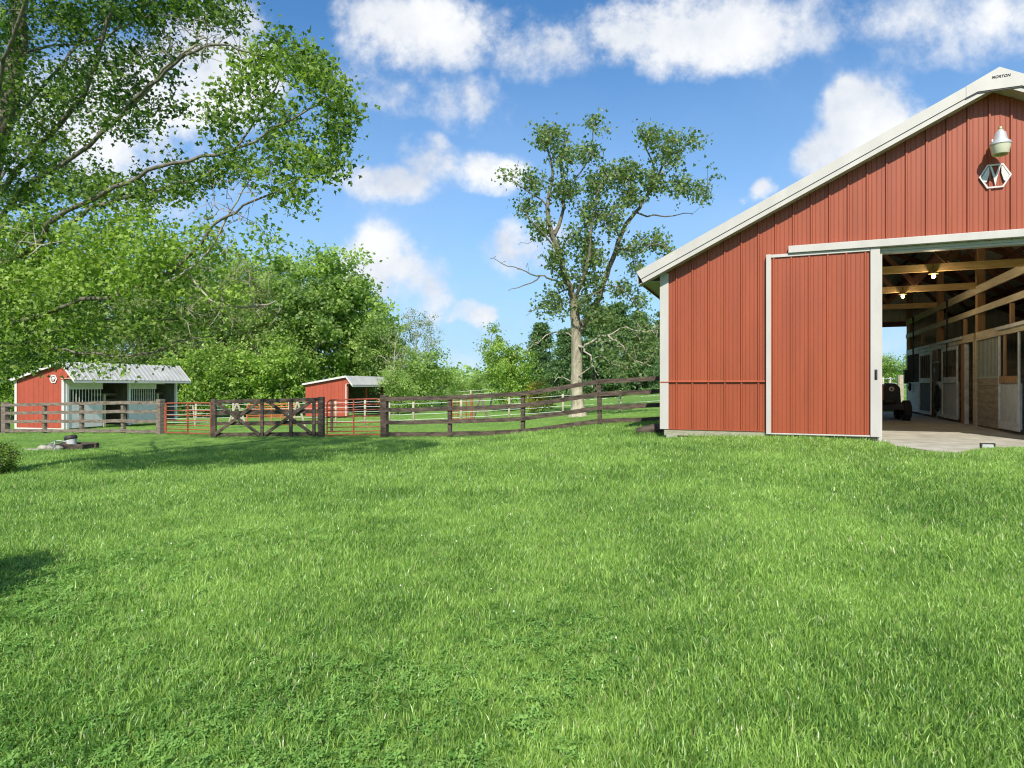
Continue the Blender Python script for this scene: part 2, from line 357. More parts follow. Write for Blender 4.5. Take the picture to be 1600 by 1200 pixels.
def copy_tree(o, parent=None):
    c = o.copy(); COL.objects.link(c)
    if parent: c.parent = parent
    for ch in [x for x in bpy.data.objects if x.parent == o]: copy_tree(ch, c)
    return c
def np_mesh(name, verts, tris, matname, tint=None, quads=False):
    k = tris.shape[1]
    me = bpy.data.meshes.new(name)
    me.vertices.add(len(verts)); me.vertices.foreach_set('co', verts.astype(np.float32).ravel())
    me.loops.add(tris.size); me.loops.foreach_set('vertex_index', tris.astype(np.int32).ravel())
    me.polygons.add(len(tris)); me.polygons.foreach_set('loop_start', np.arange(len(tris), dtype=np.int32) * k)
    me.polygons.foreach_set('loop_total', np.full(len(tris), k, dtype=np.int32))
    if tint is not None:
        a = me.attributes.new('tint', 'FLOAT', 'POINT'); a.data.foreach_set('value', tint.astype(np.float32))
    me.materials.append(MAT[matname]); me.update(calc_edges=True)
    return me
def np_obj(name, me, parent=None, loc=(0,0,0)):
    o = bpy.data.objects.new(name, me); COL.objects.link(o); o.location = loc
    if parent: o.parent = parent
    return o

# ---------------------------------------------------------------- terrain
GC = np.array([(0,0,1.45),(-6,0,1.55),(6,0,1.35),(0,-12,1.45),(0,5,1.42),(-4,5,1.52),(4,6,1.25),(0,10,1.36),(3,12.6,1.07),(1.3,13,1.18),
 (6,11.3,1.03),(8.2,10.4,1.02),(5,9,1.12),(9,8,1.04),(14,8,1.0),(-8,12,1.72),(-4,12,1.56),(-2.0,20.9,1.66),(.34,20.2,1.56),(2.6,19.2,1.16),(4.6,18.5,1.04),
 (-4.3,21.6,1.73),(-6.5,22.4,1.80),(-14.3,26,1.97),(-24,30,2.22),(-22.7,32.4,2.24),(-20.8,40,2.42),(-12.4,48,2.40),(-10.7,55,2.45),(3,29,1.40),
 (6.5,28,1.15),(0,38,1.75),(12,62,.62),(22,60,.35),(0,62,1.55),(-10,75,2.2),(-45,60,2.8),(-45,30,2.4),(-40,10,2.0),(9,26,.95),(16,27,.85),(30,40,.6),(14,15,1.0),
 (25,10,.8),(-25,-20,1.6),(25,-20,1.1),(0,100,1.4),(50,100,.5),(-60,100,2.6),(15,80,.55)], float)
def _tps(d2): return 0.5 * d2 * np.log(d2 + 1e-9)
def _fit():
    n = len(GC); P = GC[:, :2] / 10
    K = _tps(((P[:, None] - P[None]) ** 2).sum(-1)) + np.eye(n) * .02
    Q = np.hstack([np.ones((n,1)), P]); A = np.zeros((n+3, n+3)); A[:n,:n] = K; A[:n,n:] = Q; A[n:,:n] = Q.T
    return np.linalg.solve(A, np.concatenate([GC[:, 2], np.zeros(3)]))
_S = _fit()
E1 = np.array((.928, -.372)); E2 = np.array((.372, .928)); BC = np.array((3.0, 13.0)); BW, BL = 11.08, 15.7
def barn_ab(x, y):
    d = np.stack([x - BC[0], y - BC[1]], -1); return d @ E1, d @ E2
APR = [(3.72, 0), (3.80, -.22), (4.05, -.80), (4.35, -1.35), (4.70, -1.50), (5.0, -1.05), (5.35, -.66), (5.9, -.48), (6.6, -.5), (7.3, -.4), (7.4, 0)]
def _inside(x, y, m=0.0):
    a, l = barn_ab(x, y); return (a > m) & (a < BW - m) & (l > m) & (l < BL - m)
def gz(x, y, raw=False):
    x = np.asarray(x, float); y = np.asarray(y, float); sh = x.shape
    X = np.clip(x.ravel(), -60, 60); Y = np.clip(y.ravel(), -30, 110)
    P = np.stack([X, Y], -1) / 10; C = GC[:, :2] / 10; h = np.zeros(len(P))
    for i in range(0, len(P), 20000):
        q = P[i:i+20000]; K = _tps(((q[:, None] - C[None]) ** 2).sum(-1))
        h[i:i+20000] = K @ _S[:-3] + _S[-3] + q @ _S[-2:]
    r = np.hypot(x.ravel(), y.ravel()); t = np.clip((r - 90) / 160, 0, 1); t = t*t*(3-2*t)
    h = h * (1-t) + 1.35 * t
    z = CZ - h
    z = z + .018*np.sin(x.ravel()*1.3+.4*y.ravel())*np.sin(y.ravel()*.9-.2*x.ravel())
    if not raw:
        a, l = barn_ab(x.ravel(), y.ravel())
        ins = np.minimum(np.minimum(a, BW - a), np.minimum(l + .02, BL - l))
        z = z - .30 * np.clip(ins / .15, 0, 1)
        lm = np.interp(a, [p[0] for p in APR[:-1]], [p[1] for p in APR[:-1]]); ina = np.minimum(np.minimum(a - 3.74, 7.38 - a), np.minimum(l - lm, .3 - l))
        z = z - .16 * np.clip(ina / .12, 0, 1)
    return z.reshape(sh)
def g(x, y): return float(gz(np.array([x]), np.array([y]), raw=True)[0])
def WG(u, Y, dz=0):   # a point on the ground under photo column u at depth Y
    x = (u - CX) / F * Y; return Vector((x, Y, g(x, Y) + dz))

def build_ground():
    def axis(segs):
        out = []
        for a, b, s in segs: out += list(np.arange(a, b, s))
        return np.array(out + [segs[-1][1]])
    xs = axis([(-3000,-400,260),(-400,-100,30),(-100,-40,4),(-40,-12,1),(-12,2,.4),(2,16,.15),(16,40,1),(40,100,4),(100,400,30),(400,3000,260)])
    ys = axis([(-400,-40,40),(-40,-4,3),(-4,8,.4),(8,29,.15),(29,60,.8),(60,120,3),(120,400,20),(400,3600,320)])
    XX, YY = np.meshgrid(xs, ys); Z = gz(XX, YY); V = np.stack([XX, YY, Z], -1).reshape(-1, 3)
    nx, ny = len(xs), len(ys); i = np.arange((nx-1)*(ny-1)); r = i // (nx-1); c = i % (nx-1); a = r*nx + c
    Q = np.stack([a, a+1, a+1+nx, a+nx], -1)
    me = np_mesh('ground', V, Q, 'turf_soil'); me.polygons.foreach_set('use_smooth', [True]*len(me.polygons))
    o = np_obj('ground', me); tag(o, kind='structure')
build_ground()

# ================================================================ BARN
ZB = CZ - .98
TH = math.atan2(-.372, .928)
barn = empty('barn', (3.0, 13.0, ZB), TH, 'large red steel sided horse barn with white trim and an open sliding door', 'barn')
CAMZ = .98
PK = BW / 2
SL = .497
def top(a): return 3.18 + SL * (PK - abs(a - PK))     # underside of the soffit line
def ribbed(mb, a0, a1, zb, zt, flat, phase=0.0, big=.3048, mi=0, out=-1, origin=None, hi=.030, low=.006):
    """ribbed steel sheet: profile in plan (a, depth), extruded from zb(a) to zt(a); flat(a,d,z)->point"""
    prof = [(a0, 0)]
    k = math.floor((a0 - phase) / big) - 1
    brk = []
    while phase + k * big < a1 + big:
        c = phase + k * big
        brk += [(c - .026, 0), (c - .012, hi), (c + .012, hi), (c + .026, 0)]
        for j in (1, 2, 3):
            cc = c + big * j / 4; brk += [(cc - .009, 0), (cc - .003, low), (cc + .003, low), (cc + .009, 0)]
        k += 1
    brk = [p for p in brk if a0 + 1e-4 < p[0] < a1 - 1e-4]
    kink = [(PK, 0)] if a0 < PK < a1 else []
    prof = sorted([(a0, 0)] + brk + kink + [(a1, 0)])
    base = len(mb.v)
    for (a, d) in prof:
        mb.v.append(tuple(flat(a, out * d, zb(a)))); mb.v.append(tuple(flat(a, out * d, zt(a))))
    for i in range(len(prof) - 1):
        j = base + 2 * i; mb.f.append((j, j + 2, j + 3, j + 1)); mb.m.append(mi)
c_ = lambda v: (lambda a: v)
front = lambda a, d, z: Vector((a, d, z))
DOOR_A0, DOOR_A1 = 3.86, 7.02
HEAD = 3.40
# front wall, upper sheets
mb = MB()
ribbed(mb, .0, DOOR_A0, c_(1.06), lambda a: top(a) + .05, front)
ribbed(mb, DOOR_A0, DOOR_A1, c_(HEAD + .02), lambda a: top(a) + .05, front)
ribbed(mb, DOOR_A1, BW, c_(1.06), lambda a: top(a) + .05, front)
fw = mb.build('front_wall', 'red_steel', barn, fix=False)
# inner lining and studs of the front wall (thickness)
mb = MB(); mb.box((.02, .03, .12), (DOOR_A0 - .02, .15, 3.1)); mb.box((DOOR_A1 + .02, .03, .12), (BW - .02, .15, 3.1))
mb.prism([(.05, .03, 3.1), (DOOR_A0 - .02, .03, 3.1), (DOOR_A0 - .02, .03, HEAD + .03), (DOOR_A1 + .02, .03, HEAD + .03), (DOOR_A1 + .02, .03, 3.1), (BW - .05, .03, 3.1), (BW-.05, .03, 3.2), (PK, .03, top(PK)), (.05, .03, 3.2)], (0, .12, 0))
mb.build('wall_lining', 'inner_steel', barn)
# wainscot
mb = MB()
ribbed(mb, .0, DOOR_A0, c_(.115), c_(1.05), front); mb.build('wainscot', 'red_steel', barn, fix=False)
mb = MB(); ribbed(mb, DOOR_A1, BW, c_(.115), c_(1.05), front); mb.build('wainscot', 'red_steel', barn, fix=False)
mb = MB()
for (a, b) in ((.0, DOOR_A0 - .05), (DOOR_A1 + .05, BW)):
    mb = MB(); mb.prism([(a, -.045, 1.042), (a, -.028, 1.042), (a, -.002, 1.075), (a, -.012, 1.078)], (b - a, 0, 0))
    mb.build('wainscot_trim', 'red_steel', barn); mb = MB(); mb.box((a, -.03, .100), (b, -.002, .118)); mb.build('base_trim', 'red_steel', barn)
for x0, x1 in ((.06, DOOR_A0 - .05), (DOOR_A1 + .05, BW - .06)):
    mb = MB(); mb.box((x0, -.012, -.02), (x1, .03, .10)); mb.build('skirt_board', 'skirt_wood', barn, bevel=.004)
mb = MB(); mb.box((.10, -.03, -.30), (.32, .12, -.022)); mb.build('footing_block', 'block', barn, bevel=.01)
# corner trim
mb = MB()
for a0 in (0.0, BW):
    s = 1 if a0 == 0 else -1; mb = MB()
    lo, hi = sorted((a0 - .012*s, a0 + .150*s))
    mb.box((lo, -.034, .104), (hi, -.026, top(.07) - .0)); 
    lo, hi = sorted((a0 - .020*s, a0 - .012*s)); mb.box((lo, -.034, .104), (hi, .14, top(0) - .0)); mb.build('corner_trim', 'white_trim', barn)
mb = MB(); mb.box((-.024, -.040, 1.03), (.152, -.0345, 1.045)); mb.build('trim_joint', 'gate_red', barn)
# side and rear walls
mb = MB()
sideL = lambda a, d, z: Vector((0 + d, a, z)); sideR = lambda a, d, z: Vector((BW - d, a, z))
ribbed(mb, .0, BL, c_(.1), c_(3.2), sideL); mb.build('side_wall', 'red_steel', barn, fix=False)
mb = MB(); ribbed(mb, .0, BL, c_(.1), c_(3.2), sideR); mb.build('side_wall', 'red_steel', barn, fix=False)
RD0, RD1, RH = 3.6, 6.98, 3.26
rear = lambda a, d, z: Vector((a, BL - d, z))
mb = MB()
ribbed(mb, 0, RD0, c_(.1), lambda a: top(a)+.05, rear); ribbed(mb, RD0, RD1, c_(RH), lambda a: top(a)+.05, rear); ribbed(mb, RD1, BW, c_(.1), lambda a: top(a)+.05, rear)
mb.build('rear_wall', 'red_steel', barn, fix=False)
mb = MB()
ri = lambda a, d, z: Vector((a, BL - .10 + d, z))
ribbed(mb, .06, RD0, c_(.0), lambda a: top(a), ri); ribbed(mb, RD0, RD1, c_(RH), lambda a: top(a), ri); ribbed(mb, RD1, BW-.06, c_(.0), lambda a: top(a), ri)
mb.build('rear_lining', 'inner_steel', barn, fix=False)
mb = MB(); mb.box((RD0-.1, BL-.16, RH-.02), (RD1+.1, BL-.11, RH+.18)); mb.box((RD1, BL-.2, -.05), (RD1+.12, BL-.11, RH-.02)); mb.box((RD0-.12, BL-.2, -.05), (RD0, BL-.11, RH-.02))
mb.build('rear_frame', 'truss_wood', barn)
for s, nm in ((0, 'l'), (1, 'r')):
    mb = MB(); x0, x1 = ((.03, .09) if s == 0 else (BW-.09, BW-.03)); mb.box((x0, .16, -.05), (x1, BL-.12, 3.2)); mb.build('side_lining', 'inner_steel', barn)
# roof
OV, EV = .30, .42
mb = MB()
TK = .045
def roofpt(a, l, dz): 
    d = abs(a - PK); return (a, l, 3.18 + SL * (PK - d) + dz)
for sgn in (-1, 1):
    e = PK + sgn * (PK + EV)
    prof = []
    l = -OV; k = 0
    ls = []
    while l < BL + OV - 1e-6:
        for (dl, h) in ((0, 0), (.110, 0), (.126, .022), (.150, .022), (.166, 0)):
            if l + dl <= BL + OV: ls.append((l + dl, h))
        l += .3048
    ls.append((BL + OV, 0))
    base = len(mb.v)
    for (l, h) in ls:
        mb.v.append((e, l, roofpt(e, l, .245 + h)[2])); mb.v.append((PK, l, roofpt(PK, l, .245 + h)[2]))
    for i in range(len(ls) - 1):
        j = base + 2*i; mb.f.append((j, j+2, j+3, j+1)); mb.m.append(0)
mb.build('roof', 'roof_steel', barn, fix=False)
mb = MB()
for sgn in (-1, 1):
    e = PK + sgn * (PK + EV - .03)
    mb.face([roofpt(e, -OV+.04, .20), roofpt(PK, -OV+.04, .20), roofpt(PK, BL+OV-.04, .20), roofpt(e, BL+OV-.04, .20)])
mb.build('roof_deck', 'inner_roof', barn, fix=False)
mb = MB()      # rake soffit and eave soffit
for sgn in (-1, 1):
    e = PK + sgn * (PK + EV - .02)
    for l0, l1 in ((-OV + .03, -.002), (BL + .002, BL + OV - .03)):
        mb.prism([roofpt(e, l0, .0), roofpt(PK, l0, .0), roofpt(PK, l0, .012), roofpt(e, l0, .012)], (0, l1 - l0, 0))
    x0, x1 = (sgn * .022, sgn * (EV - .02)) if sgn > 0 else (-(EV - .02), -.022)
    base = 0 if sgn < 0 else BW
    zz = 3.18 - SL * EV + .05
    mb.box((base + x0, .0, zz + .05), (base + x1, BL, zz + .062))
mb.build('soffit', 'white_trim', barn)
for sgn in (-1, 1):   # upper rake trim: a broad flat cap, and the narrower board under it
    e = PK + sgn * (PK + EV)
    for (l0, l1) in ((-OV - .02, -OV + .02), (BL + OV - .02, BL + OV + .02)):
        mb = MB(); mb.prism([roofpt(e - sgn*.07, l0, .085), roofpt(PK, l0, .085), roofpt(PK, l0, .275), roofpt(e + sgn*.02, l0, .275)], (0, l1 - l0, 0)); mb.build('rake_cap', 'white_trim', barn)
for sgn in (-1, 1):
    e = PK + sgn * (PK + EV)
    for (l0, l1) in ((-OV - .005, -OV + .03), (BL + OV - .03, BL + OV + .005)):
        mb = MB(); mb.prism([roofpt(e - sgn*.11, l0, -.012), roofpt(PK, l0, -.012), roofpt(PK, l0, .0735), roofpt(e - sgn*.075, l0, .0735)], (0, l1 - l0, 0)); mb.build('rake_board', 'white_trim', barn)
mb = MB()
for sgn in (-1, 1):
    e = PK + sgn * (PK + EV)
    mb.prism([roofpt(e - sgn*.075, -OV - .012, .0745), roofpt(PK, -OV - .012, .0745), roofpt(PK, -OV - .012, .084), roofpt(e - sgn*.07, -OV - .012, .084)], (0, .02, 0))
mb.build('rake_gap_strip', 'dark_line', barn)  # thin dark strip along the joint of rake cap and rake board
mb = MB()
for sgn in (-1, 1):
    base = 0 if sgn < 0 else BW; x = base + sgn * (EV - .012)
    z0 = 3.18 - SL * EV
    lo, hi = sorted((x, x + sgn*.02)); mb.box((lo, -OV + .035, z0 + .06), (hi, BL + OV - .035, z0 + .235))
mb.build('gutter', 'white_trim', barn)
# peak plate with the maker's lettering
mb = MB()
zt = top(PK) + .275
mb.prism([(PK-.46, -OV-.03, zt - SL*.46), (PK-.46, -OV-.03, zt - SL*.46 - .19), (PK-.30, -OV-.03, zt-.345), (PK+.30, -OV-.03, zt-.345), (PK+.46, -OV-.03, zt - SL*.46 - .19), (PK+.46, -OV-.03, zt - SL*.46), (PK, -OV-.03, zt+.012)], (0, .008, 0))
plate = mb.build('peak_plate', 'white_trim', barn)
mb = MB(); mb.prism([(PK-.47, -OV-.02, zt-SL*.46-.20), (PK-.30, -OV-.02, zt-.355), (PK+.30, -OV-.02, zt-.355), (PK+.47, -OV-.02, zt-SL*.46-.20), (PK+.47, -OV-.02, zt-SL*.46-.215), (PK+.30, -OV-.02, zt-.37), (PK-.30, -OV-.02, zt-.37), (PK-.47, -OV-.02, zt-SL*.46-.215)], (0, .012, 0))
mb.build('peak_edge', 'dark_line', barn)
def text_mesh(name, body, size, M, matn, parent, shear=.2, ext=.002, off=.004):
    cu = bpy.data.curves.new(name, 'FONT'); cu.body = body; cu.size = size; cu.extrude = ext; cu.align_x = 'CENTER'; cu.align_y = 'CENTER'; cu.shear = shear; cu.offset = off
    t = bpy.data.objects.new('tmp', cu); COL.objects.link(t); bpy.context.view_layer.update()
    me = bpy.data.meshes.new_from_object(t.evaluated_get(bpy.context.evaluated_depsgraph_get()))
    bpy.data.objects.remove(t); me.transform(M); me.materials.clear(); me.materials.append(MAT[matn])
    o = bpy.data.objects.new(name, me); COL.objects.link(o); o.parent = parent; return o
tx = text_mesh('lettering', 'MORTON', .058, Matrix.Translation((PK + .02, -OV - .034, zt - .15)) @ Matrix.Rotation(R(90), 4, 'X'), 'dark_line', plate, off=.0015)
# hexagonal emblem
ec = (PK + .02, -.04, CAMZ + 3.53)
sgn_ = MB()
def exy(x, z): return (ec[0] + x, ec[1], ec[2] + z)
hexo = [(-.23, 0), (-.115, .20), (.115, .20), (.23, 0), (.115, -.20), (-.115, -.20)]
for i in range(6):
    a, b = hexo[i], hexo[(i+1) % 6]; s = .875
    sgn_.prism([exy(*a), exy(*b), exy(b[0]*s, b[1]*s), exy(a[0]*s, a[1]*s)], (0, .012, 0))
hexa = sgn_.build('emblem', 'white_paint', barn)
mm = MB()
def ep(pts): mm.prism([(ec[0]+x, ec[1]-.003, ec[2]+z) for x, z in pts], (0, .010, 0))
ep([(-.19, -.005), (-.105, .15), (-.085, .165), (-.085, .04), (-.12, -.09), (-.15, -.10)])
ep([(.19, -.005), (.105, .15), (.085, .165), (.085, .04), (.12, -.09), (.15, -.10)])
ep([(-.078, .17), (-.028, -.02), (0, -.172), (0, .0), (-.052, .17)]); ep([(.078, .17), (.028, -.02), (0, -.172), (0, .0), (.052, .17)])
mm.build('emblem_mark', 'white_paint', hexa)
# door track
mb = MB(); mb.box((2.35, -.15, 3.435), (8.8, -.026, 3.565)); tr_ = mb.build('door_track', 'white_trim', barn, bevel=.006)
mb = MB(); mb.box((DOOR_A0, -.024, HEAD-.02), (DOOR_A1, .02, HEAD+.03)); mb.box((DOOR_A0, .0, HEAD-.06), (DOOR_A1, .16, HEAD-.022)); mb.build('header_trim', 'white_trim', barn)
for a in (DOOR_A0, DOOR_A1):
    mb = MB(); mb.box((a - .05, -.028, -.03), (a + .03, .16, HEAD - .062)); mb.build('door_jamb', 'white_trim', barn)
# sliding door leaves
def leaf(A0, A1, right=False):
    root = None
    mb = MB(); sh = lambda a, d, z: Vector((a, -.075 + d, z))
    ribbed(mb, A0 + .05, A1 - .05, c_(.09), c_(3.39), sh, phase=A0 + .13, hi=.020)
    mb.box((A0 + .02, -.068, .10), (A1 - .02, -.04, 3.38))
    d = mb.build('sliding_door', 'red_steel', barn, fix=False)
    fr = MB()
    wl, wr = (.085, .155) if not right else (.155, .085)
    fr.box((A0, -.108, .06), (A0 + wl, -.034, 3.44)); fr.box((A1 - wr, -.108, .06), (A1, -.034, 3.44))
    fr.box((A0 + wl, -.106, .06), (A1 - wr, -.034, .085)); fr.box((A0 + wl, -.106, 3.375), (A1 - wr, -.034, 3.432))
    fr.build('door_frame', 'white_trim', d, bevel=.004)
    hx = A1 - .065 if not right else A0 + .065
    h = MB(); h.box((hx - .022, -.116, 1.08), (hx + .022, -.1085, 1.26)); h.beam((hx, -.135, 1.105), (hx, -.135, 1.235), .016, .016); h.box((hx-.008, -.14, 1.10), (hx+.008, -.115, 1.115)); h.box((hx-.008, -.14, 1.225), (hx+.008, -.115, 1.24))
    h.build('door_handle', 'tractor_dark', d)
    if not right:
        mb = MB(); mb.box((A1 - .158, -.111, .062), (A1 - .150, -.108, 3.43)); mb.build('frame_seam', 'dark_line', d)
leaf(1.965, 3.848); leaf(DOOR_A1 + .0, DOOR_A1 + 1.88, True)

# floor and apron
o = MB(); o.box((.1, .0, -.25), (BW-.1, BL, -.05)); fl = o.build('barn_floor', 'concrete'); fl.location = (3, 13, ZB); fl.rotation_euler = (0,0,TH); tag(fl, kind='structure')
o = MB(); o.prism([(a, l, -.20) for a, l in APR], (0, 0, .160)); ap = o.build('concrete_apron', 'concrete'); ap.location = (3, 13, ZB); ap.rotation_euler = (0,0,TH); tag(ap, kind='structure')

# ---- interior timber
AS = 6.9
FZ = -.05
posts_l = (2.2, 6.4, 10.6, 15.4)
for l in posts_l:
    mb = MB(); mb.box((AS - .02, l - .095, FZ), (AS + .15, l + .095, top(AS) + .15)); mb.build('post', 'post_wood', barn, bevel=.006)
    mb = MB(); mb.box((3.55, l - .095, FZ), (3.72, l + .095, top(3.6) + .15)); mb.build('post', 'post_wood', barn, bevel=.006)
for (z0, z1, y0) in ((3.27, 3.47, .16), (2.77, 2.92, .16)):
    mb = MB(); mb.box((AS - .065, y0, z0), (AS - .025, BL - .3, z1)); mb.build('rail', 'rail_wood', barn, bevel=.004)
mb = MB(); mb.box((3.72, .16, 3.27), (3.76, BL - .3, 3.47)); mb.build('rail', 'rail_wood', barn)
for l in (2.95, 6.40 - .12, 10.6 - .12):
    mb = MB(); a1 = BW - .2 if l < 3 else AS - .03
    mb.box((.2, l - .02, 3.405), (a1, l + .02, 3.57)); mb.build('cross_beam', 'beam_wood', barn, bevel=.004)
for l in (3.9, 7.56, 12.8):
    mb = MB(); mb.box((AS - .02, l - .05, 2.33), (AS + .05, l + .05, 2.768)); mb.build('stud', 'post_wood', barn)
def truss(l):
    mb = MB()
    mb.beam((.15, l, top(.15) - .02), (PK, l, top(PK) - .02), .045, .18); mb.beam((BW-.15, l, top(.15) - .02), (PK, l, top(PK) - .02), .045, .18)
    nodes = [(1.6, top(1.6)-.1), (2.8, 3.55), (4.2, top(4.2)-.1), (PK, 3.62), (BW-4.2, top(4.2)-.1), (BW-2.8, 3.55), (BW-1.6, top(1.6)-.1)]
    for p, q in zip(nodes[:-1], nodes[1:]): mb.beam((p[0], l + .05, p[1]), (q[0], l + .05, q[1]), .04, .11)
    mb.build('truss', 'truss_wood', barn)
for l in (.35, 2.99, 6.33, 8.5, 10.53, 13.0, 15.2): truss(l)
mb = MB()
for k in range(-10, 11):
    a = PK + k * .56; 
    if abs(a - PK) > PK - .1: continue
    mb.box((a - .02, .16, top(a) + .085), (a + .02, BL - .12, top(a) + .175))
mb.build('purlin', 'truss_wood', barn)
# stall fronts on the right of the aisle (face a = AS)
def board_panel(name, l0, l1, z0, z1, m, n=None, vertical=False, th=.035, a=AS - .03):
    mb = MB()
    if vertical:
        n = n or max(2, int((l1 - l0) / .14)); w = (l1 - l0) / n
        for i in range(n): mb.box((a, l0 + i*w + .003, z0), (a + th, l0 + (i+1)*w - .003, z1))
    else:
        n = n or max(2, int((z1 - z0) / .16)); w = (z1 - z0) / n
        for i in range(n): mb.box((a, l0, z0 + i*w + .003), (a + th, l1, z0 + (i+1)*w - .003))
    return mb.build(name, m, barn)
def frame_rect(mb, l0, l1, z0, z1, w=.09, a=AS - .055, th=.03):
    mb.box((a, l0, z0), (a + th, l0 + w, z1)); mb.box((a, l1 - w, z0), (a + th, l1, z1))
    mb.box((a, l0 + w, z0), (a + th, l1 - w, z0 + w)); mb.box((a, l0 + w, z1 - w), (a + th, l1 - w, z1))
# header boards over the stalls
for (l0, l1, m) in ((.3, 6.30, 'rail_wood'), (6.5, 8.3, 'rail_wood'), (8.304, 10.5, 'stall_white'), (10.7, 15.3, 'stall_white')):
    mb = MB(); mb.box((AS - .062, l0, 2.10), (AS - .022, l1, 2.31)); mb.build('header_board', m, barn, bevel=.004)
for (l0, l1) in ((2.3, 4.6), (7.5, 10.2), (11.2, 13.3)):   # stall door tracks
    mb = MB(); mb.box((AS - .115, l0, 2.22), (AS - .075, l1, 2.29)); mb.build('stall_track', 'stall_white', barn)
# near dutch door
board_panel('stall_panel', 4.56, 6.28, FZ + .03, 1.17, 'stall_board', 6)
mb = MB()
for i in range(17): y = 4.62 + i * 1.64 / 16; mb.box((AS - .02, y - .018, 1.18), (AS + .006, y + .018, 2.10))
mb.box((AS - .035, 4.56, 1.15), (AS + .015, 6.28, 1.19)); mb.build('stall_bars', 'bar_metal', barn)
dd = board_panel('stall_door', 3.10, 4.40, .06, 1.02, 'stall_grey', 9, True, a=AS - .075)
mb = MB(); mb.box((AS - .10, 3.08, .02), (AS - .078, 4.42, .20)); mb.box((AS - .10, 4.33, .2), (AS - .078, 4.42, 2.08)); mb.box((AS-.10, 3.08, .2), (AS-.078, 3.17, 2.08)); mb.build('door_trim', 'stall_white', dd)
mb = MB(); mb.box((AS - .105, 3.17, 1.03), (AS - .06, 4.33, 1.18)); mb.box((AS - .06, 4.10, 1.18), (AS - .03, 4.22, 2.08)); mb.build('door_rail', 'post_wood', dd)
# jamb strips on the first post and open doorway
mb = MB(); mb.box((AS - .055, 6.40 - .13, FZ), (AS - .022, 6.40 - .02, 2.10)); mb.box((AS - .055, 6.51, FZ), (AS - .022, 6.56, 2.10)); mb.build('door_post', 'rail_wood', barn)
mb = MB(); mb.box((AS - .03, 7.40, FZ), (AS + .06, 7.46, 2.10)); mb.build('door_post', 'stall_white', barn)
mb = MB(); mb.box((AS - .03, 7.464, FZ), (AS + .08, 7.80, 2.10)); mb.build('door_post', 'post_wood', barn)
mb = MB(); mb.box((AS + .25, 6.6, 1.78), (AS + .29, 7.4, 1.84)); mb.build('tie_bar', 'stall_white', barn)
# second door leaf
def framed_door(l0, l1, low, up_mat, lowmat):
    d = board_panel('stall_door', l0 + .05, l1 - .05, .06, 1.08, lowmat, 5, True, a=AS - .05)
    mb = MB(); frame_rect(mb, l0, l1, .02, 2.08, .10, AS - .085); mb.box((AS - .085, l0 + .1, 1.05), (AS - .055, l1 - .1, 1.22)); mb.build('door_frame', 'stall_white', d, bevel=.003)
    mb = MB()
    for i in range(1, 5): y = l0 + .1 + (l1 - l0 - .2) * i / 5; mb.box((AS - .075, y - .012, 1.22), (AS - .06, y + .012, 1.98))
    mb.build('door_bars', up_mat, d)
framed_door(7.95, 9.75, 0, 'stall_dark', 'stall_grey')
board_panel('stall_panel', 9.78, 10.5, .02, 1.10, 'stall_white', 6)
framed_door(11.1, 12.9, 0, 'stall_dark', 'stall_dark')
board_panel('stall_panel', 12.95, 15.3, .02, 1.10, 'stall_white', 9)
for l0, l1 in ((9.8, 10.5), (13.0, 15.3)):
    mb = MB(); n = int((l1 - l0) / .11)
    for i in range(n): y = l0 + (i + .5) * (l1 - l0) / n; mb.box((AS - .02, y - .01, 1.12), (AS, y + .01, 2.10))
    mb.build('stall_bars', 'stall_dark', barn)
mb = MB(); mb.box((AS - .04, 15.3, FZ), (AS + .06, 15.39, 3.45)); mb.build('door_post', 'rail_wood', barn)
# stall partitions and backs so that the stalls have depth
for l in (2.2, 6.4, 10.6):
    mb = MB(); n = 8
    for i in range(n): mb.box((AS + .16, l - .02, .0 + i*.2 + .004), (BW - .12, l + .02, .2 + i*.2 - .004))
    mb.build('stall_partition', 'stall_board', barn)
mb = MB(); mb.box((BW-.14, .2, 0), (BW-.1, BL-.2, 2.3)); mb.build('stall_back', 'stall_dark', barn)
for l0, l1 in ((.4, 6.3), (6.5, 10.5), (10.7, 15.3)):   # left side of the aisle
    mb = MB()
    for i in range(8): mb.box((3.68, l0, .0 + i*.15 + .003), (3.715, l1, .15 + i*.15 - .003))
    mb.box((3.68, l0, 2.1), (3.715, l1, 2.31)); mb.build('stall_panel', 'stall_board', barn)
# small fittings on stall fronts
mb = MB(); mb.beam((AS - .09, 12.3, 2.42), (AS - .09, 12.3, 1.2), .02, .02)
BM = Matrix.Translation((3, 13, ZB)) @ Matrix.Rotation(TH, 4, 'Z')
def BP(a, l, z): return BM @ Vector((a, l, z))

# hanging tack and boxes (things on their own)
def tack(l, z, hgt, wid, label):
    e = empty('hanging_tack', BP(AS - .12, l, z), TH, label, 'horse tack', 'dark tack hung on the stall fronts')
    mb = MB(); pts = []
    for i in range(15):
        t = i / 14 * 2 * math.pi; pts.append((0.01*math.sin(3*t), wid*math.sin(t)*(1 + .12*math.sin(5*t)), -hgt/2 + hgt/2*math.cos(t)))
    mb.tube(pts, [.03 + .012*math.sin(i*1.7) for i in range(15)], 6)
    mb.tube([(0, -wid*.4, -.1), (.0, wid*.1, -hgt*.55), (0, wid*.4, -hgt*.9)], .035, 6)
    mb.tube([(0, wid*.4, -.1), (-.02, 0, -hgt*.5), (0, -wid*.3, -hgt*.95)], .04, 6)
    mb.build('straps', 'black_cloth', e, smooth=True)
    mb = MB(); mb.prism([(-.02, -wid*.8, -.12), (-.02, wid*.7, -.16), (-.02, wid*.8, -hgt*.7), (-.02, 0, -hgt*1.02), (-.02, -wid*.75, -hgt*.75)], (.05, 0, 0)); mb.build('blanket', 'black_cloth', e, bevel=.02)
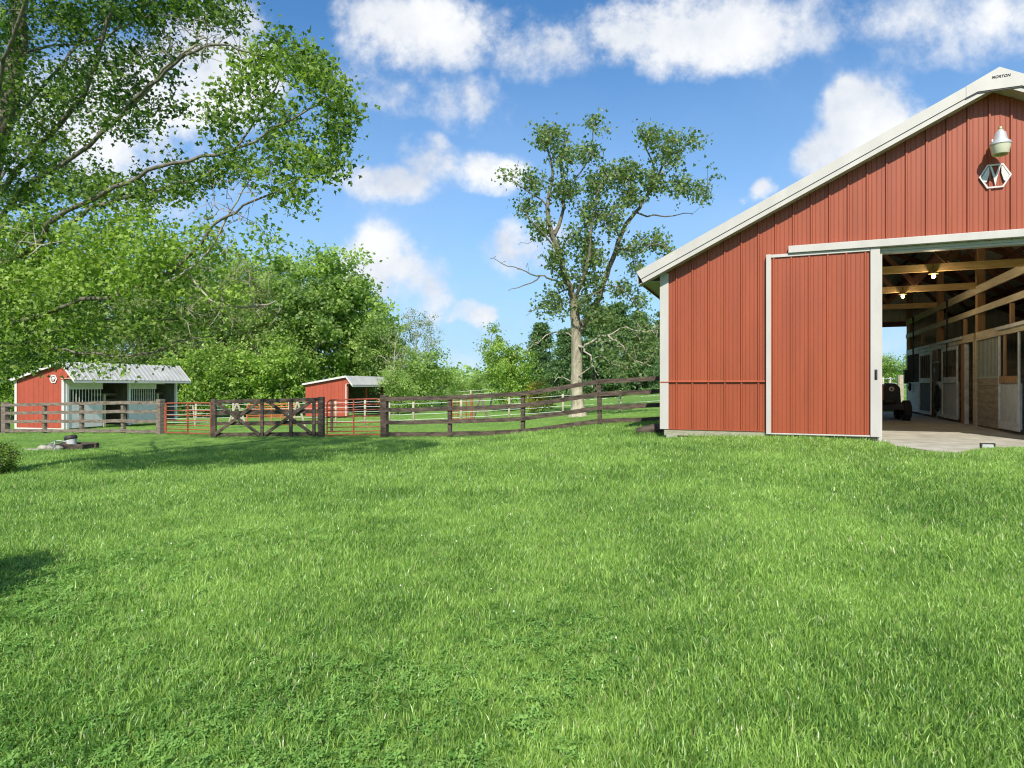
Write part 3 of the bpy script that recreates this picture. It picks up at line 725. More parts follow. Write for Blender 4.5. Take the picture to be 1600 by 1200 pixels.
tack(10.05, .98, .80, .26, 'bundle of black tack on the white panel left of the open dark doorway')
tack(14.3, 1.05, .26, .12, 'small black halter on the farthest white stall panel beside the rear opening')
def fuse(l, z, label):
    e = empty('wall_box', BP(AS - .08, l, z), TH, label, 'box', 'boxes on the stall fronts')
    mb = MB(); mb.box((-.10, -.16, 0), (-.0, .16, .50)); mb.build('housing', 'stall_dark', e, bevel=.008)
    mb = MB(); mb.box((-.115, -.17, .50), (.0, .17, .52)); mb.build('lid', 'stall_white', e)
    mb = MB(); mb.box((-.104, -.03, .2), (-.1005, .03, .34)); mb.build('tag', 'stall_white', e)
fuse(10.15, 1.18, 'dark box with a white tag above the black tack bundle')
fuse(15.0, 1.05, 'grey box at the far end of the stall fronts by the rear opening')
def conduit(l, label):
    e = empty('hanging_cable', BP(AS - .085, l, 1.1), TH, label, 'cable', 'cables down the stall fronts')
    mb = MB(); mb.tube([(0, 0, 2.25), (0, .03, 1.9), (0, -.05, 1.6), (0, .06, 1.3), (0, 0, 1.0), (0, 0, .1)], .022, 6); mb.build('cable', 'tractor_dark', e, smooth=True)
    mb = MB(); mb.box((-.03, -.04, 2.2), (.02, .04, 2.36)); mb.build('clip', 'tractor_dark', e)
conduit(9.05, 'dark cable down the stall front over the second white framed door')
conduit(13.9, 'dark cable down the farthest stall front past the second post')

# hanging lamps
def bulb(a, l, label):
    e = empty('ceiling_lamp', BP(a, l, 3.40), TH, label, 'lamp', 'lit bulbs along the barn aisle')
    mb = MB(); mb.lathe([(0, .14), (.012, .14), (.012, .02), (.035, .01), (.04, -.02), (.095, -.045), (.095, -.06), (0, -.055)], n=16); mb.build('socket', 'brass', e, smooth=True)
    mb = MB(); mb.lathe([(.0, -.06), (.02, -.065), (.036, -.095), (.038, -.115), (.025, -.145), (0, -.152)], n=14); mb.build('bulb', 'bulb_glow', e, smooth=True)
    ld = bpy.data.lights.new('bulb_light', 'POINT'); ld.energy = 24; ld.color = (1, .78, .50); ld.shadow_soft_size = .05
    lo = bpy.data.objects.new('bulb_light', ld); COL.objects.link(lo); lo.parent = e; lo.location = (-.0, -.0, -.34)
bulb(5.25, 2.86, 'lit bulb hanging under the nearest timber cross beam'); bulb(5.23, 6.20, 'lit bulb hanging under the second timber cross beam, the farther one')

# yard lamp on the gable
e = empty('yard_light', BP(PK + .02, -.30, CAMZ + 3.98), TH, 'galvanised yard light with a frosted shade on the red gable above the emblem', 'lamp')
mb = MB(); mb.lathe([(0, .235), (.035, .235), (.05, .20), (.075, .18), (.10, .06), (.145, .02), (.158, -.02), (.15, -.03), (.0, -.03)], n=24); mb.build('housing', 'galv', e, smooth=True)
mb = MB(); mb.lathe([(0, .29), (.028, .285), (.034, .25), (.034, .236), (0, .236)], n=16); mb.build('photocell', 'brass', e, smooth=True)
mb = MB(); mb.lathe([(.148, -.032), (.140, -.05), (.118, -.17), (.105, -.185), (.10, -.17), (.12, -.06), (.12, -.032)], n=24); mb.build('shade', 'lamp_glass', e, smooth=True)
mb = MB(); mb.beam((0, .10, .10), (0, .275, .10), .05, .05); mb.box((-.05, .262, .03), (.05, .274, .17)); mb.build('bracket', 'galv', e)

# door guide by the apron
p = BP(5.28, -.70, -.035)
e = empty('door_guide', p, TH + .1, 'small bent grey metal guide on the edge of the concrete apron', 'door guide')
mb = MB(); mb.box((-.10, -.03, .07), (.10, .03, .085)); mb.box((-.10, -.03, 0), (-.085, .03, .07)); mb.box((.085, -.03, 0), (.10, .03, .07)); mb.build('bracket', 'tractor_dark', e)
mb = MB(); mb.prism([(-.08, -.034, .02), (.08, -.034, .02), (.07, -.034, .066), (-.08, -.034, .066)], (0, .01, 0)); mb.build('plate', 'galv', e)

# tractor inside
def tractor():
    e = empty('garden_tractor', BP(5.27, 8.95, FZ), TH + R(2), 'small orange and black tractor parked in the barn aisle', 'tractor')
    # front of tractor points away to the left; we look at its rear right side
    mb = MB(); mb.prism([(-.70, -.06, .52), (-.70, -.06, 1.0), (-.6, -.06, 1.08), (-.06, -.06, 1.06), (-.04, -.06, .52)], (0, 1.0, 0)); mb.build('hood', 'tractor_orange', e, bevel=.05)
    mb = MB(); mb.prism([(-.08, -.10, .45), (-.08, -.10, .98), (.0, -.10, 1.10), (.22, -.10, 1.08), (.33, -.10, .96), (.36, -.10, .45)], (0, .5, 0)); d = mb.build('dashboard', 'tractor_dark', e, bevel=.03)
    mb = MB(); mb.lathe([(0, -.02), (.07, -.02), (.07, .012), (0, .012)], Matrix.Translation((.10, -.115, .92)) @ Matrix.Rotation(R(90), 4, 'X'), 20); gg = mb.build('gauge', 'white_paint', d, smooth=False)
    mb = MB(); mb.lathe([(0, .0), (.03, .0), (.03, .006), (0, .006)], Matrix.Translation((.10, -.129, .92)) @ Matrix.Rotation(R(90), 4, 'X'), 14); mb.build('dial', 'tractor_dark', gg)
    mb = MB(); mb.box((-.40, -.55, .30), (.36, .8, .50)); mb.build('chassis', 'tractor_dark', e, bevel=.03)
    mb = MB(); mb.box((-.52, -.42, .52), (-.2, .1, .60)); mb.box((-.50, -.1, .28), (-.2, .5, .62)); mb.build('fender', 'tractor_orange', e, bevel=.03)
    mb = MB(); mb.lathe([(0, .5), (.2, .5), (.22, .56), (.20, .60), (0, .62)], Matrix.Translation((-.05, -.45, 0)), 16); mb.build('seat', 'tractor_dark', e, smooth=True)
    st = MB(); st.tube([(-.05, -.08, 1.0), (-.05, -.22, 1.16)], .018, 8); pts = [(-.05 + .17*math.cos(t), -.22 + .05*math.sin(t), 1.16 + .16*math.sin(t)) for t in np.linspace(0, 2*math.pi, 18)]; st.tube(pts, .016, 6); 
    for x, y, r, w in ((.44, -.30, .29, .20), (-.50, -.30, .29, .20), (.42, .72, .22, .15), (-.46, .72, .22, .15)):
        mb = MB(); M = Matrix.Translation((x, y, r)) @ Matrix.Rotation(R(90), 4, 'Y')
        mb.lathe([(r*.5, -w/2), (r*.9, -w/2), (r, -w*.32), (r, w*.32), (r*.9, w/2), (r*.5, w/2)], M, 24)
        for k in range(18):
            t = 2*math.pi*k/18; c = Vector((x, y + r*math.cos(t), r + r*math.sin(t))); mb.box((c.x - w*.42, c.y - .012, c.z - .012), (c.x + w*.42, c.y + .012, c.z + .012))
        ty = mb.build('wheel', 'black_rubber', e, smooth=False)
        mb = MB(); mb.lathe([(0, -w*.2), (r*.2, -w*.25), (r*.52, -w*.1), (r*.52, w*.1), (r*.2, w*.25), (0, w*.2)], M, 20); mb.build('rim', 'tractor_dark', ty, smooth=True)
tractor()

# ================================================================ SHEDS
def shed(name, u, Y, base_v, length, depth, hf, hr, hb, ov, lab, fw, rz_dir, matred, big=True):
    c = W(u, base_v, Y); d = Vector(rz_dir).normalized(); ang = math.atan2(d.y, d.x)
    e = empty(name, (c.x, c.y, c.z), ang, lab, 'shed')
    # local x: along the open front (receding), local y: to the back (left), gable at x = 0 ; front plane y = 0
    def prof(y):  # roof height over the gable
        if y < 0: return hr + (hf - hr) * (-y / ov)
        return hr + (hb - hr) * (y / depth)
    sp = .3048
    for X in (0, length):
        mb = MB(); n = int(depth / sp) * 1
        ys = np.linspace(0, depth, n + 1)
        for i in range(n):
            y0, y1 = ys[i], ys[i+1]; s = -1 if X == 0 else 1
            pts = [(y0, 0), (y0 + .04, 0), (y0 + .055, .02), (y0 + .085, .02), (y0 + .10, 0), (y1, 0)]
            for (ya, da), (yb, db) in zip(pts[:-1], pts[1:]):
                mb.face([(X + s*da, ya, .06), (X + s*db, yb, .06), (X + s*db, yb, prof(yb) - .08), (X + s*da, ya, prof(ya) - .08)])
        xx = X + (-.005 if X == 0 else .005); mb.face([(xx, -ov + .08, prof(-ov + .08) - .10), (xx, .0, hr - .08), (xx, .0, hf - .10)]) 
        mb.build('side_wall', matred, e, fix=False)
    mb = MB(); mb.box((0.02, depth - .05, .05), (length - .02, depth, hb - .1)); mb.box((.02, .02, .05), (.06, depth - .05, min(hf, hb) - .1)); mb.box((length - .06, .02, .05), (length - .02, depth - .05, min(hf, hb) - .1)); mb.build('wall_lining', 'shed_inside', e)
    # roof with ribs
    mb = MB(); xs = []; x = -.2
    while x < length + .2:
        for dx, h in ((0, 0), (.10, 0), (.125, .03), (.165, .03), (.19, 0)):
            if x + dx < length + .2: xs.append((x + dx, h))
        x += .3048
    xs.append((length + .2, 0))
    for (xa, ha), (xb, hb_) in zip(xs[:-1], xs[1:]):
        mb.face([(xa, -ov - .08, prof(-ov - .08) + ha), (xb, -ov - .08, prof(-ov - .08) + hb_), (xb, 0, hr + hb_), (xa, 0, hr + ha)])
        mb.face([(xa, 0, hr + ha), (xb, 0, hr + hb_), (xb, depth + .15, prof(depth + .15) + hb_), (xa, depth + .15, prof(depth + .15) + ha)])
    mb.build('roof', 'shed_roof', e, fix=False)
    mb = MB()
    for X in (-.215, length + .195):
        mb.prism([(X, -ov - .1, prof(-ov-.1) - .10), (X, 0, hr - .10), (X, 0, hr + .035), (X, -ov - .1, prof(-ov-.1) + .035)], (.02, 0, 0))
        mb.prism([(X, depth + .17, prof(depth+.17) - .10), (X, 0, hr - .10), (X, 0, hr + .035), (X, depth + .17, prof(depth+.17) + .035)], (.02, 0, 0))
    mb.box((-.19, -ov - .11, prof(-ov-.1) - .12), (length + .19, -ov - .085, prof(-ov-.1) - .005)); 
    mb.build('fascia', 'white_paint', e)
    mb = MB(); mb.box((-.19, -ov, hf - .02), (length + .19, .0, hf - .005)); 
    mb.build('soffit', 'shed_panel' if big else 'white_paint', e)
    return e, c, ang
DIR = (.24, .97)
eL, cL, aL = shed('horse_shed', 100, 32.4, 671.5, 7.6, 3.1, 2.58, 3.40, 2.55, .75, 'wider red horse shed with barred stall fronts behind the weathered fence', None, DIR, 'red_steel_far')
# details of the left shed (front plane y=0)
mb = MB(); mb.box((-.02, -.03, 0), (.13, .02, 2.5)); mb.box((-.03, .0, 0), (-.022, 3.1, .07)); mb.box((-.035, 2.97, 0), (-.022, 3.12, 2.5)); mb.box((-.035, -.03, 0), (-.022, .12, 2.5)); mb.build('corner_trim', 'white_paint', eL)
def shed_front(e):
    L_ = 7.6; xs = [.2, 2.25, 3.95, 5.95, 7.5]
    for (x0, x1) in ((.2, 2.25), (4.1, 5.95)):
        mb = MB(); n = 4; w = (x1 - x0) / n
        for i in range(n): mb.box((x0 + i*w + .008, -.02, .05), (x0 + (i+1)*w - .008, .02, 1.22))
        mb.build('stall_panel', 'shed_blue', e)
        mb = MB()
        for i in range(11): x = x0 + .12 + i*(x1-x0-.24)/10; mb.box((x - .018, -.015, 1.22), (x + .018, .015, 2.02))
        mb.build('bars', 'shed_panel', e)
        mb = MB(); mb.box((x0, -.03, 2.02), (x1 + (.0), .03, 2.52)); mb.build('header_panel', 'shed_panel', e)
    mb = MB(); mb.box((2.254, -.03, 2.36), (3.88, .03, 2.52)); mb.build('header_panel', 'shed_panel', e); mb = MB(); mb.box((5.954, -.03, 2.30), (6.6, .03, 2.52)); mb.build('header_panel', 'shed_panel', e)
    for x in (.16, 4.0, 7.52):
        mb = MB(); mb.box((x - .07, -.05, 0), (x + .07, .06, 2.54)); mb.build('post', 'shed_blue', e)
    for x in (2.35, 6.05):
        mb = MB(); mb.box((x - .06, -.06, 0), (x + .06, .04, 1.75)); mb.build('post', 'pale_wood', e)
    for z in (1.3, 1.65):
        mb = MB(); mb.box((2.3, .8, z), (7.4, .86, z + .14)); mb.build('inner_rail', 'shed_wood', e)
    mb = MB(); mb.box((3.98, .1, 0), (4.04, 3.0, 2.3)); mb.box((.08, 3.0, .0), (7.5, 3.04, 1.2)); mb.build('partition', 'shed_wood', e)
    mb = MB()
    for i in range(6):
        t = 2*math.pi*i/6; t2 = 2*math.pi*(i+1)/6; r0, r1 = .24, .17; cy, cz_ = .62, 2.55
        mb.prism([(-.05, cy + r0*math.cos(t), cz_ + r0*math.sin(t)), (-.05, cy + r0*math.cos(t2), cz_ + r0*math.sin(t2)), (-.05, cy + r1*math.cos(t2), cz_ + r1*math.sin(t2)), (-.05, cy + r1*math.cos(t), cz_ + r1*math.sin(t))], (.02, 0, 0))
    for s in (-1, 1): mb.prism([(-.05, cy + s*.16, 2.47), (-.05, cy + s*.05, 2.68), (-.05, cy + s*.0, 2.62), (-.05, cy+s*.02, 2.42), (-.05, cy + s*.07, 2.56)], (.02, 0, 0))
    mb.build('emblem', 'white_paint', e)
shed_front(eL)
eR, cR, aR = shed('run_in_shed', 542, 47.5, 652.5, 6.2, 3.4, 2.50, 3.05, 2.50, .45, 'smaller red run-in shed with an open front and red posts', None, DIR, 'red_steel_far', False)
mb = MB(); mb.box((-.03, .02, .05), (-.022, .10, 2.45)); mb.build('corner_trim', 'white_paint', eR)
for x in (.1, 3.1, 6.1):
    mb = MB(); mb.box((x - .07, -.05, 0), (x + .07, .06, 2.47)); mb.build('post', 'gate_red', eR)
mb = MB(); 
for i in range(20): x = .1 + i * .3; mb.box((x, 3.3, .05), (x + .26, 3.33, 2.4))
mb.build('rear_lining', 'shed_panel', eR)
mb = MB(); mb.box((.1, 3.2, 1.0), (6.1, 3.28, 1.2)); mb.build('inner_rail', 'shed_wood', eR)

# ================================================================ NEAR FENCES
HR = (1.28, .91, .50, .11)
def jit(s): return random.uniform(-s, s)
def rail_fence(name, label, pts, mt, thick=(), hr=HR, rh=.13, th=.045, pw=.12, group=None, sag=.02, topext=.05):
    """pts: list of ground points; rails between successive posts"""
    e = empty(name, pts[0], 0, label, 'fence', group); o = Vector(pts[0])
    for i, p in enumerate(pts):
        p = Vector(p) - o; w = pw * (1.75 if i in thick else 1) / 2; hgt = hr[0] + rh/2 + (topext if i in thick else -.02)
        mb = MB(); d = (Vector(pts[min(i+1, len(pts)-1)]) - Vector(pts[max(i-1, 0)])); a = math.atan2(d.y, d.x)
        M = Matrix.Translation(p) @ Matrix.Rotation(a, 4, 'Z') @ Matrix.Rotation(jit(.012), 4, 'Y')
        mb.box((-w, -w, -.4), (w, w, hgt), M=M); mb.build('post', mt, e, bevel=.012)
    for i in range(len(pts) - 1):
        a, b = Vector(pts[i]) - o, Vector(pts[i+1]) - o; d = (b - a).normalized(); n = Vector((d.y, -d.x, 0)).normalized() * (pw/2 + th/2 + .002)
        if n.y > 0: n = -n
        for j, h in enumerate(hr):
            mb = MB(); k = 5; tw = jit(.015)
            pp = [a.lerp(b, t) + n + Vector((0, 0, h + jit(.006) - sag*math.sin(math.pi*t)*random.uniform(.2, 1))) for t in np.linspace(0, 1, k)]
            for q0, q1 in zip(pp[:-1], pp[1:]):
                pass
            base = len(mb.v)
            for q in pp:
                for (i1, j1) in ((-1,-1),(1,-1),(1,1),(-1,1)):
                    mb.v.append(tuple(q + n.normalized()*th/2*i1 + Vector((0,0,rh/2*j1 + jit(.004)))))
            for s in range(k - 1):
                for q in range(4):
                    A = base + s*4 + q; B = base + s*4 + (q+1) % 4; mb.f.append((A, B, B+4, A+4)); mb.m.append(0)
            mb.f.append((base, base+1, base+2, base+3)); mb.m.append(0); L0 = base + (k-1)*4; mb.f.append((L0+3, L0+2, L0+1, L0)); mb.m.append(0)
            mb.build('rail', mt, e)
    return e
def FP(u, v, Y): # fence foot: put on the terrain
    return WG(u, Y)
rf = [WG(601, 21.6), WG(703, 20.9), WG(817, 20.2), WG(937, 19.2)]
bl = BP(-.05, 6.2, 0); rf.append(Vector((bl.x, bl.y, g(bl.x, bl.y))))
rail_fence('board_fence', 'dark four rail board fence climbing to the corner of the large barn', rf, 'fence_wood', thick=(0,))
lf = [WG(9, 29.6), WG(70, 28.8), WG(128, 27.8), WG(193, 26.9), WG(251, 26.0)]
rail_fence('board_fence', 'weathered brown four rail fence in front of the wider horse shed', lf, 'fence_wood_old', thick=(0, 4), hr=(1.30, .93, .54, .13), pw=.14)
lf2 = [WG(-150, 31), WG(-70, 30.3), WG(0, 29.9)]
rail_fence('board_fence', 'greyish rail fence running out of the picture on the left', lf2, 'fence_wood_old', hr=(1.25, .95, .65, .35), rh=.08)

# cross braced wooden gate pair
def wood_gate():
    A = WG(334, 23.6); B = WG(502, 22.5); A.z += .02
    e = empty('wooden_gate', A, 0, 'dark cross braced double wooden gate between two stout posts', 'gate'); o = A
    d = (B - A); L = d.length; dn = d.normalized(); n = Vector((dn.y, -dn.x, 0)).normalized()
    if n.y > 0: n = -n
    def P(t, h, k=0): return dn * (t * L) + Vector((0, 0, h)) + n * k
    for t, w in ((0, .16), (1, .20)):
        mb = MB(); mb.beam(P(t, -.4), P(t, 1.40), w, w, up=(0, 1, 0)); mb.build('post', 'fence_wood', e, bevel=.012)
    for h in (1.29, .88, .50, .10):
        mb = MB(); mb.beam(P(.02, h, .10), P(.98, h + .02, .10), .045, .13); mb.build('rail', 'fence_wood', e, bevel=.004)
    for t in (.485, .75, .035, .955):
        mb = MB(); mb.beam(P(t, .03, .15), P(t, 1.36, .15), .05, .12, up=(dn.x, dn.y, 0)); mb.build('upright', 'fence_wood', e, bevel=.004)
    for (t0, h0, t1, h1) in ((.05, .12, .46, 1.26), (.06, 1.26, .47, .10), (.52, .12, .94, 1.26), (.55, 1.26, .94, .14)):
        mb = MB(); mb.beam(P(t0, h0, .19), P(t1, h1, .19), .035, .11); mb.build('brace', 'fence_wood', e, bevel=.004)
    mb = MB()
    for h in (.62, .78): mb.box(tuple(P(.74, h, .22)), tuple(P(.745, h + .03, .25)))
    mb.build('latch', 'galv', e)
wood_gate()
def tube_gate(name, A, B, hgt, bars, stiles, label, m='gate_red', r=.022, cat='gate', group=None):
    e = empty(name, A, 0, label, cat, group); d = B - A; L = d.length; dn = d.normalized()
    def P(t, h): return dn * (t * L) + Vector((0, 0, h))
    fr = MB(); z0 = .08; R_ = .16
    pts = [P(0, z0)] + [P(0, hgt - R_)] + [P(0, hgt) + dn*(R_ - R_*math.cos(t)) + Vector((0, 0, -R_ + R_*math.sin(t))) for t in (R(30), R(60), R(90))]
    pts += [P(1, hgt) - dn*(R_ - R_*math.cos(t)) + Vector((0, 0, -R_ + R_*math.sin(t))) for t in (R(90), R(60), R(30))] + [P(1, hgt - R_), P(1, z0), P(0, z0)]
    fr.tube(pts, r*1.15, 8, cap=False); fr.build('frame', m, e, smooth=True)
    for h in bars:
        mb = MB(); mb.tube([P(0, h), P(.5, h + jit(.01)), P(1, h)], r*.85, 6); mb.build('bar', m, e, smooth=True)
    for t in stiles:
        mb = MB(); mb.beam(P(t, z0), P(t, hgt), .05, .035, up=(dn.x, dn.y, 0)); mb.build('stile', m, e)
    return e
tube_gate('tube_gate', WG(258, 25.7, .02), WG(331, 24.2, .02), 1.24, (.22, .38, .57, .76, .95), (.02, .5, .98), 'longer red tube gate between the weathered fence and the wooden gate', group='red tube gates in the near fence line')
tube_gate('tube_gate', WG(511, 22.3, .0), WG(595, 21.8, .0), 1.28, (.20, .34, .50, .70, .92, 1.1), (.5,), 'short red tube gate with a rounded top right of the wooden gate', group='red tube gates in the near fence line')
mb = MB(); mb.tube([(0,0,-.3),(0.02,0,1.25)], .06, 8); o = mb.build('wooden_post', 'fence_wood'); o.location = WG(518, 25.5); tag(o, 'lone dark post standing behind the short red tube gate', 'post')

# ---- paddock fences with pale posts and white tape
def wire_fence(label, pts, hgt, nw, pm='pale_wood', pr=.055, wr=.008, name='wire_fence', sq=False):
    e = empty(name, pts[0], 0, label, 'fence'); o = Vector(pts[0])
    for p in pts:
        p = Vector(p) - o; mb = MB(); mb.tube([p + Vector((0,0,-.3)), p + Vector((jit(.03), jit(.03), hgt + .06))], pr, 8); mb.build('post', pm, e, smooth=True)
    for j in range(nw):
        h = hgt * (j + 1) / nw - .02; mb = MB(); q = []
        for a, b in zip(pts[:-1], pts[1:]):
            for t in (0, .5): q.append(Vector(a).lerp(Vector(b), t) - o + Vector((0, 0, h - (.02 if t else 0))))
        q.append(Vector(pts[-1]) - o + Vector((0, 0, h)))
        mb.tube(q, wr, 5); mb.build('wire', 'wire', e)
    return e
wire_fence('white tape paddock fence with pale round posts behind the big sparse tree', [WG(608, 30.5), WG(646, 30.3), WG(720, 30.6), WG(795, 31.0), WG(880, 31.2), WG(968, 30.2), WG(1040, 29.0)], 1.0, 4, wr=.009)
wire_fence('white tape paddock fence behind the wooden gate', [WG(258, 36.5), WG(306, 35.5), WG(364, 34.5), WG(452, 33), WG(525, 32), WG(570, 31.2), WG(606, 30.6)], 1.15, 5, wr=.009)
wire_fence('fine wire fence on the hill crest left of the large barn', [WG(895, 66), WG(925, 68), WG(953, 70), WG(976, 72), WG(1000, 74), WG(1016, 76), WG(1040, 78)], 1.25, 6, pr=.09, wr=.016)
wire_fence('thin wire fence far off below the gap in the trees', [WG(640, 74), WG(673, 75), WG(705, 76), WG(736, 77), WG(770, 78), WG(810, 80)], 1.2, 3, pr=.09, wr=.018)
wire_fence('post and wire fence seen through the rear opening of the large barn', [WG(1366, 38), WG(1380, 39), WG(1391, 41), WG(1408, 35), WG(1425, 33)], 1.15, 4, pr=.07, wr=.015)
mb = MB(); mb.tube([(0,0,-.3),(0,0,1.3)], .14, 10); o = mb.build('wooden_post', 'pale_wood'); o.location = WG(1407, 31); tag(o, 'stout pale post seen through the rear opening of the large barn', 'post')
# orange gates in the paddock
tube_gate('tube_gate', WG(386, 33, .0), WG(461, 32.3, .0), 1.10, (.45, .55, .85, .97), (.28, .52, .72), 'orange tube gate seen through the wooden gate', 'gate_orange', r=.03, group='paddock gates')
tube_gate('tube_gate', WG(706, 33.0), WG(738, 32.5), 1.15, (.3, .5, .7, .9), (.3, .7), 'small rusty red gate in the paddock beyond the board fence', 'gate_red', r=.018, group='paddock gates')
for u, Y, lab in ((706, 33, 'short'), (737, 32.4, 'tall')):
    mb = MB(); mb.tube([(0,0,-.3),(0,0,1.2 if lab == 'short' else 1.3)], .06, 8); o = mb.build('wooden_post', 'gate_red'); o.location = WG(u, Y)
    tag(o, ('left' if lab == 'short' else 'right') + ' hand reddish post of the small rusty gate in the paddock', 'post')
def brace(u0, u1, Y, lab, m='pale_wood', flip=False):
    a = WG(u0, Y); b = WG(u1, Y); e = empty('fence_brace', a, 0, lab, 'brace')
    t = b - a
    mb = MB(); mb.tube([(0,0,-.1), (t.x*.5, t.y*.5, 1.22)], .055, 7); mb.build('leg', m, e)
    mb = MB(); mb.tube([(t.x, t.y, -.1), (t.x*.5, t.y*.5, 1.22)], .055, 7); mb.build('leg', m, e)
    mb = MB(); mb.tube([(t.x*.2, t.y*.2, .45), (t.x*.8, t.y*.8, .45)], .04, 6); mb.build('bar', m, e)
brace(353, 388, 31.5, 'pale timber A frame seen through the left half of the wooden gate')
brace(452, 478, 31.5, 'pale timber A frame seen through the right half of the wooden gate')
brace(738, 764, 32.0, 'dark timber A frame beside the small rusty paddock gate', 'fence_wood_old')
o = MB(); o.tube([(0,0,-.2),(-.15,0,1.15)], .05, 7); o = o.build('wooden_post', 'pale_wood'); o.location = WG(306, 34.0); tag(o, 'pale leaning post seen through the longer red tube gate', 'post')

# well head on the lawn at left
def wellhead():
    c = WG(108, 19.3); e = empty('pipe_surround', c, R(-6), 'dark low timbers and stones around a grey capped pipe on the lawn', 'timber surround')
    mb = MB(); mb.box((-.55, -.22, -.05), (.62, -.06, .15)); mb.box((-.50, .25, -.05), (.66, .40, .16)); mb.box((.45, -.06, -.05), (.60, .25, .15)); mb.build('timber', 'fence_wood', e, bevel=.02)
    for (x, y, r) in ((-.52, -.36, .13), (-.24, -.38, .15), (-.05, -.35, .12)):
        bm = bmesh.new(); bmesh.ops.create_icosphere(bm, subdivisions=3, radius=r)
        for v in bm.verts: v.co = Vector((v.co.x*1.25, v.co.y*.8, v.co.z*.72)) * (1 + .10*math.sin(v.co.x*31 + y*9)*math.cos(v.co.y*27) + .05*math.sin(v.co.z*50))
        me = bpy.data.meshes.new('stone'); bm.to_mesh(me); bm.free(); me.materials.append(MAT['stone']); s = np_obj('stone', me, e, (x, y, .05))
    mb = MB(); mb.prism([(-1.0, -.5, -.02), (-.45, -.62, -.02), (-.4, -.4, -.02), (-.6, -.3, -.02)], (0, 0, .06)); mb.build('flat_stone', 'stone', e, bevel=.01)
    M = Matrix.Translation((.06, .05, .08)) @ Matrix.Rotation(R(-12), 4, 'Y')
    mb = MB(); mb.lathe([(0.12, -.1), (.13, .1), (.15, .16), (.155, .2)], M, 20); mb.build('pipe', 'stall_grey', e, smooth=True)
    mb = MB(); mb.lathe([(.0, .20), (.165, .2), (.175, .23), (.165, .30), (.12, .325), (0, .33)], M, 20); mb.build('cap', 'tractor_dark', e, smooth=True)
    mb = MB(); mb.tube([(-.1, -.1, .14), (-.2, -.3, .26), (-.12, -.42, .12), (-.04, -.46, -.02)], .014, 6); mb.tube([(-.7, 0, .12), (-.4, .05, .24), (-.1, .05, .2)], .012, 6); mb.build('hose', 'stall_grey', e, smooth=True)
wellhead()
# dark stump at the barn corner
mb = MB(); mb.tube([(-.35, .1, .05), (0, 0, .10), (.30, -.08, .14)], [.09, .13, .12], 10); mb.tube([(.05, .25, .02), (.2, .0, .22)], [.08, .06], 8)
o = mb.build('fallen_log', 'fence_wood', smooth=True); q = BP(-.30, .9, 0); o.location = (q.x, q.y, g(q.x, q.y)); tag(o, 'short dark log lying by the foot of the barn corner', 'log')

# ================================================================ TREES
LEAF6 = np.array([(0,0,0),(-.50,.34,.05),(-.20,.52,.0),(0,1,-.10),(.20,.52,.0),(.50,.34,.05)], float); LEAF6T = np.array([(0,2,1),(0,3,2),(0,4,3),(0,5,4)])
LEAF4 = np.array([(0,0,0),(-.36,.45,.06),(0,1,-.06),(.36,.45,.06)], float); LEAF4T = np.array([(0,2,1),(0,3,2)])
CARD = np.array([(-.5,0,0),(.5,.1,.0),(.35,.9,.12),(-.45,.8,.0)], float); CARDT = np.array([(0,1,2),(0,2,3)])
def leaves(name, P, size, tint, matname, parent, tpl=LEAF6, tris=LEAF6T, up=.35, rng=RNG, droop=.0):
    n = len(P)
    d = rng.normal(size=(n, 3)); d[:, 2] -= droop; d /= np.linalg.norm(d, axis=1, keepdims=True)
    nn = rng.normal(size=(n, 3)); nn[:, 2] = np.abs(nn[:, 2]) + up; nn -= d * (nn * d).sum(1, keepdims=True); nn /= np.linalg.norm(nn, axis=1, keepdims=True)
    s = np.cross(d, nn)
    sz = np.broadcast_to(size, (n,))[:, None, None] if np.ndim(size) else np.full((n,1,1), size)
    V = P[:, None, :] + sz * (tpl[None, :, 0:1] * s[:, None] + tpl[None, :, 1:2] * d[:, None] + tpl[None, :, 2:3] * nn[:, None])
    k = len(tpl); T = tris[None] + (np.arange(n) * k)[:, None, None]
    me = np_mesh(name, V.reshape(-1, 3), T.reshape(-1, 3), matname, np.repeat(tint, k))
    return np_obj(name, me, parent)

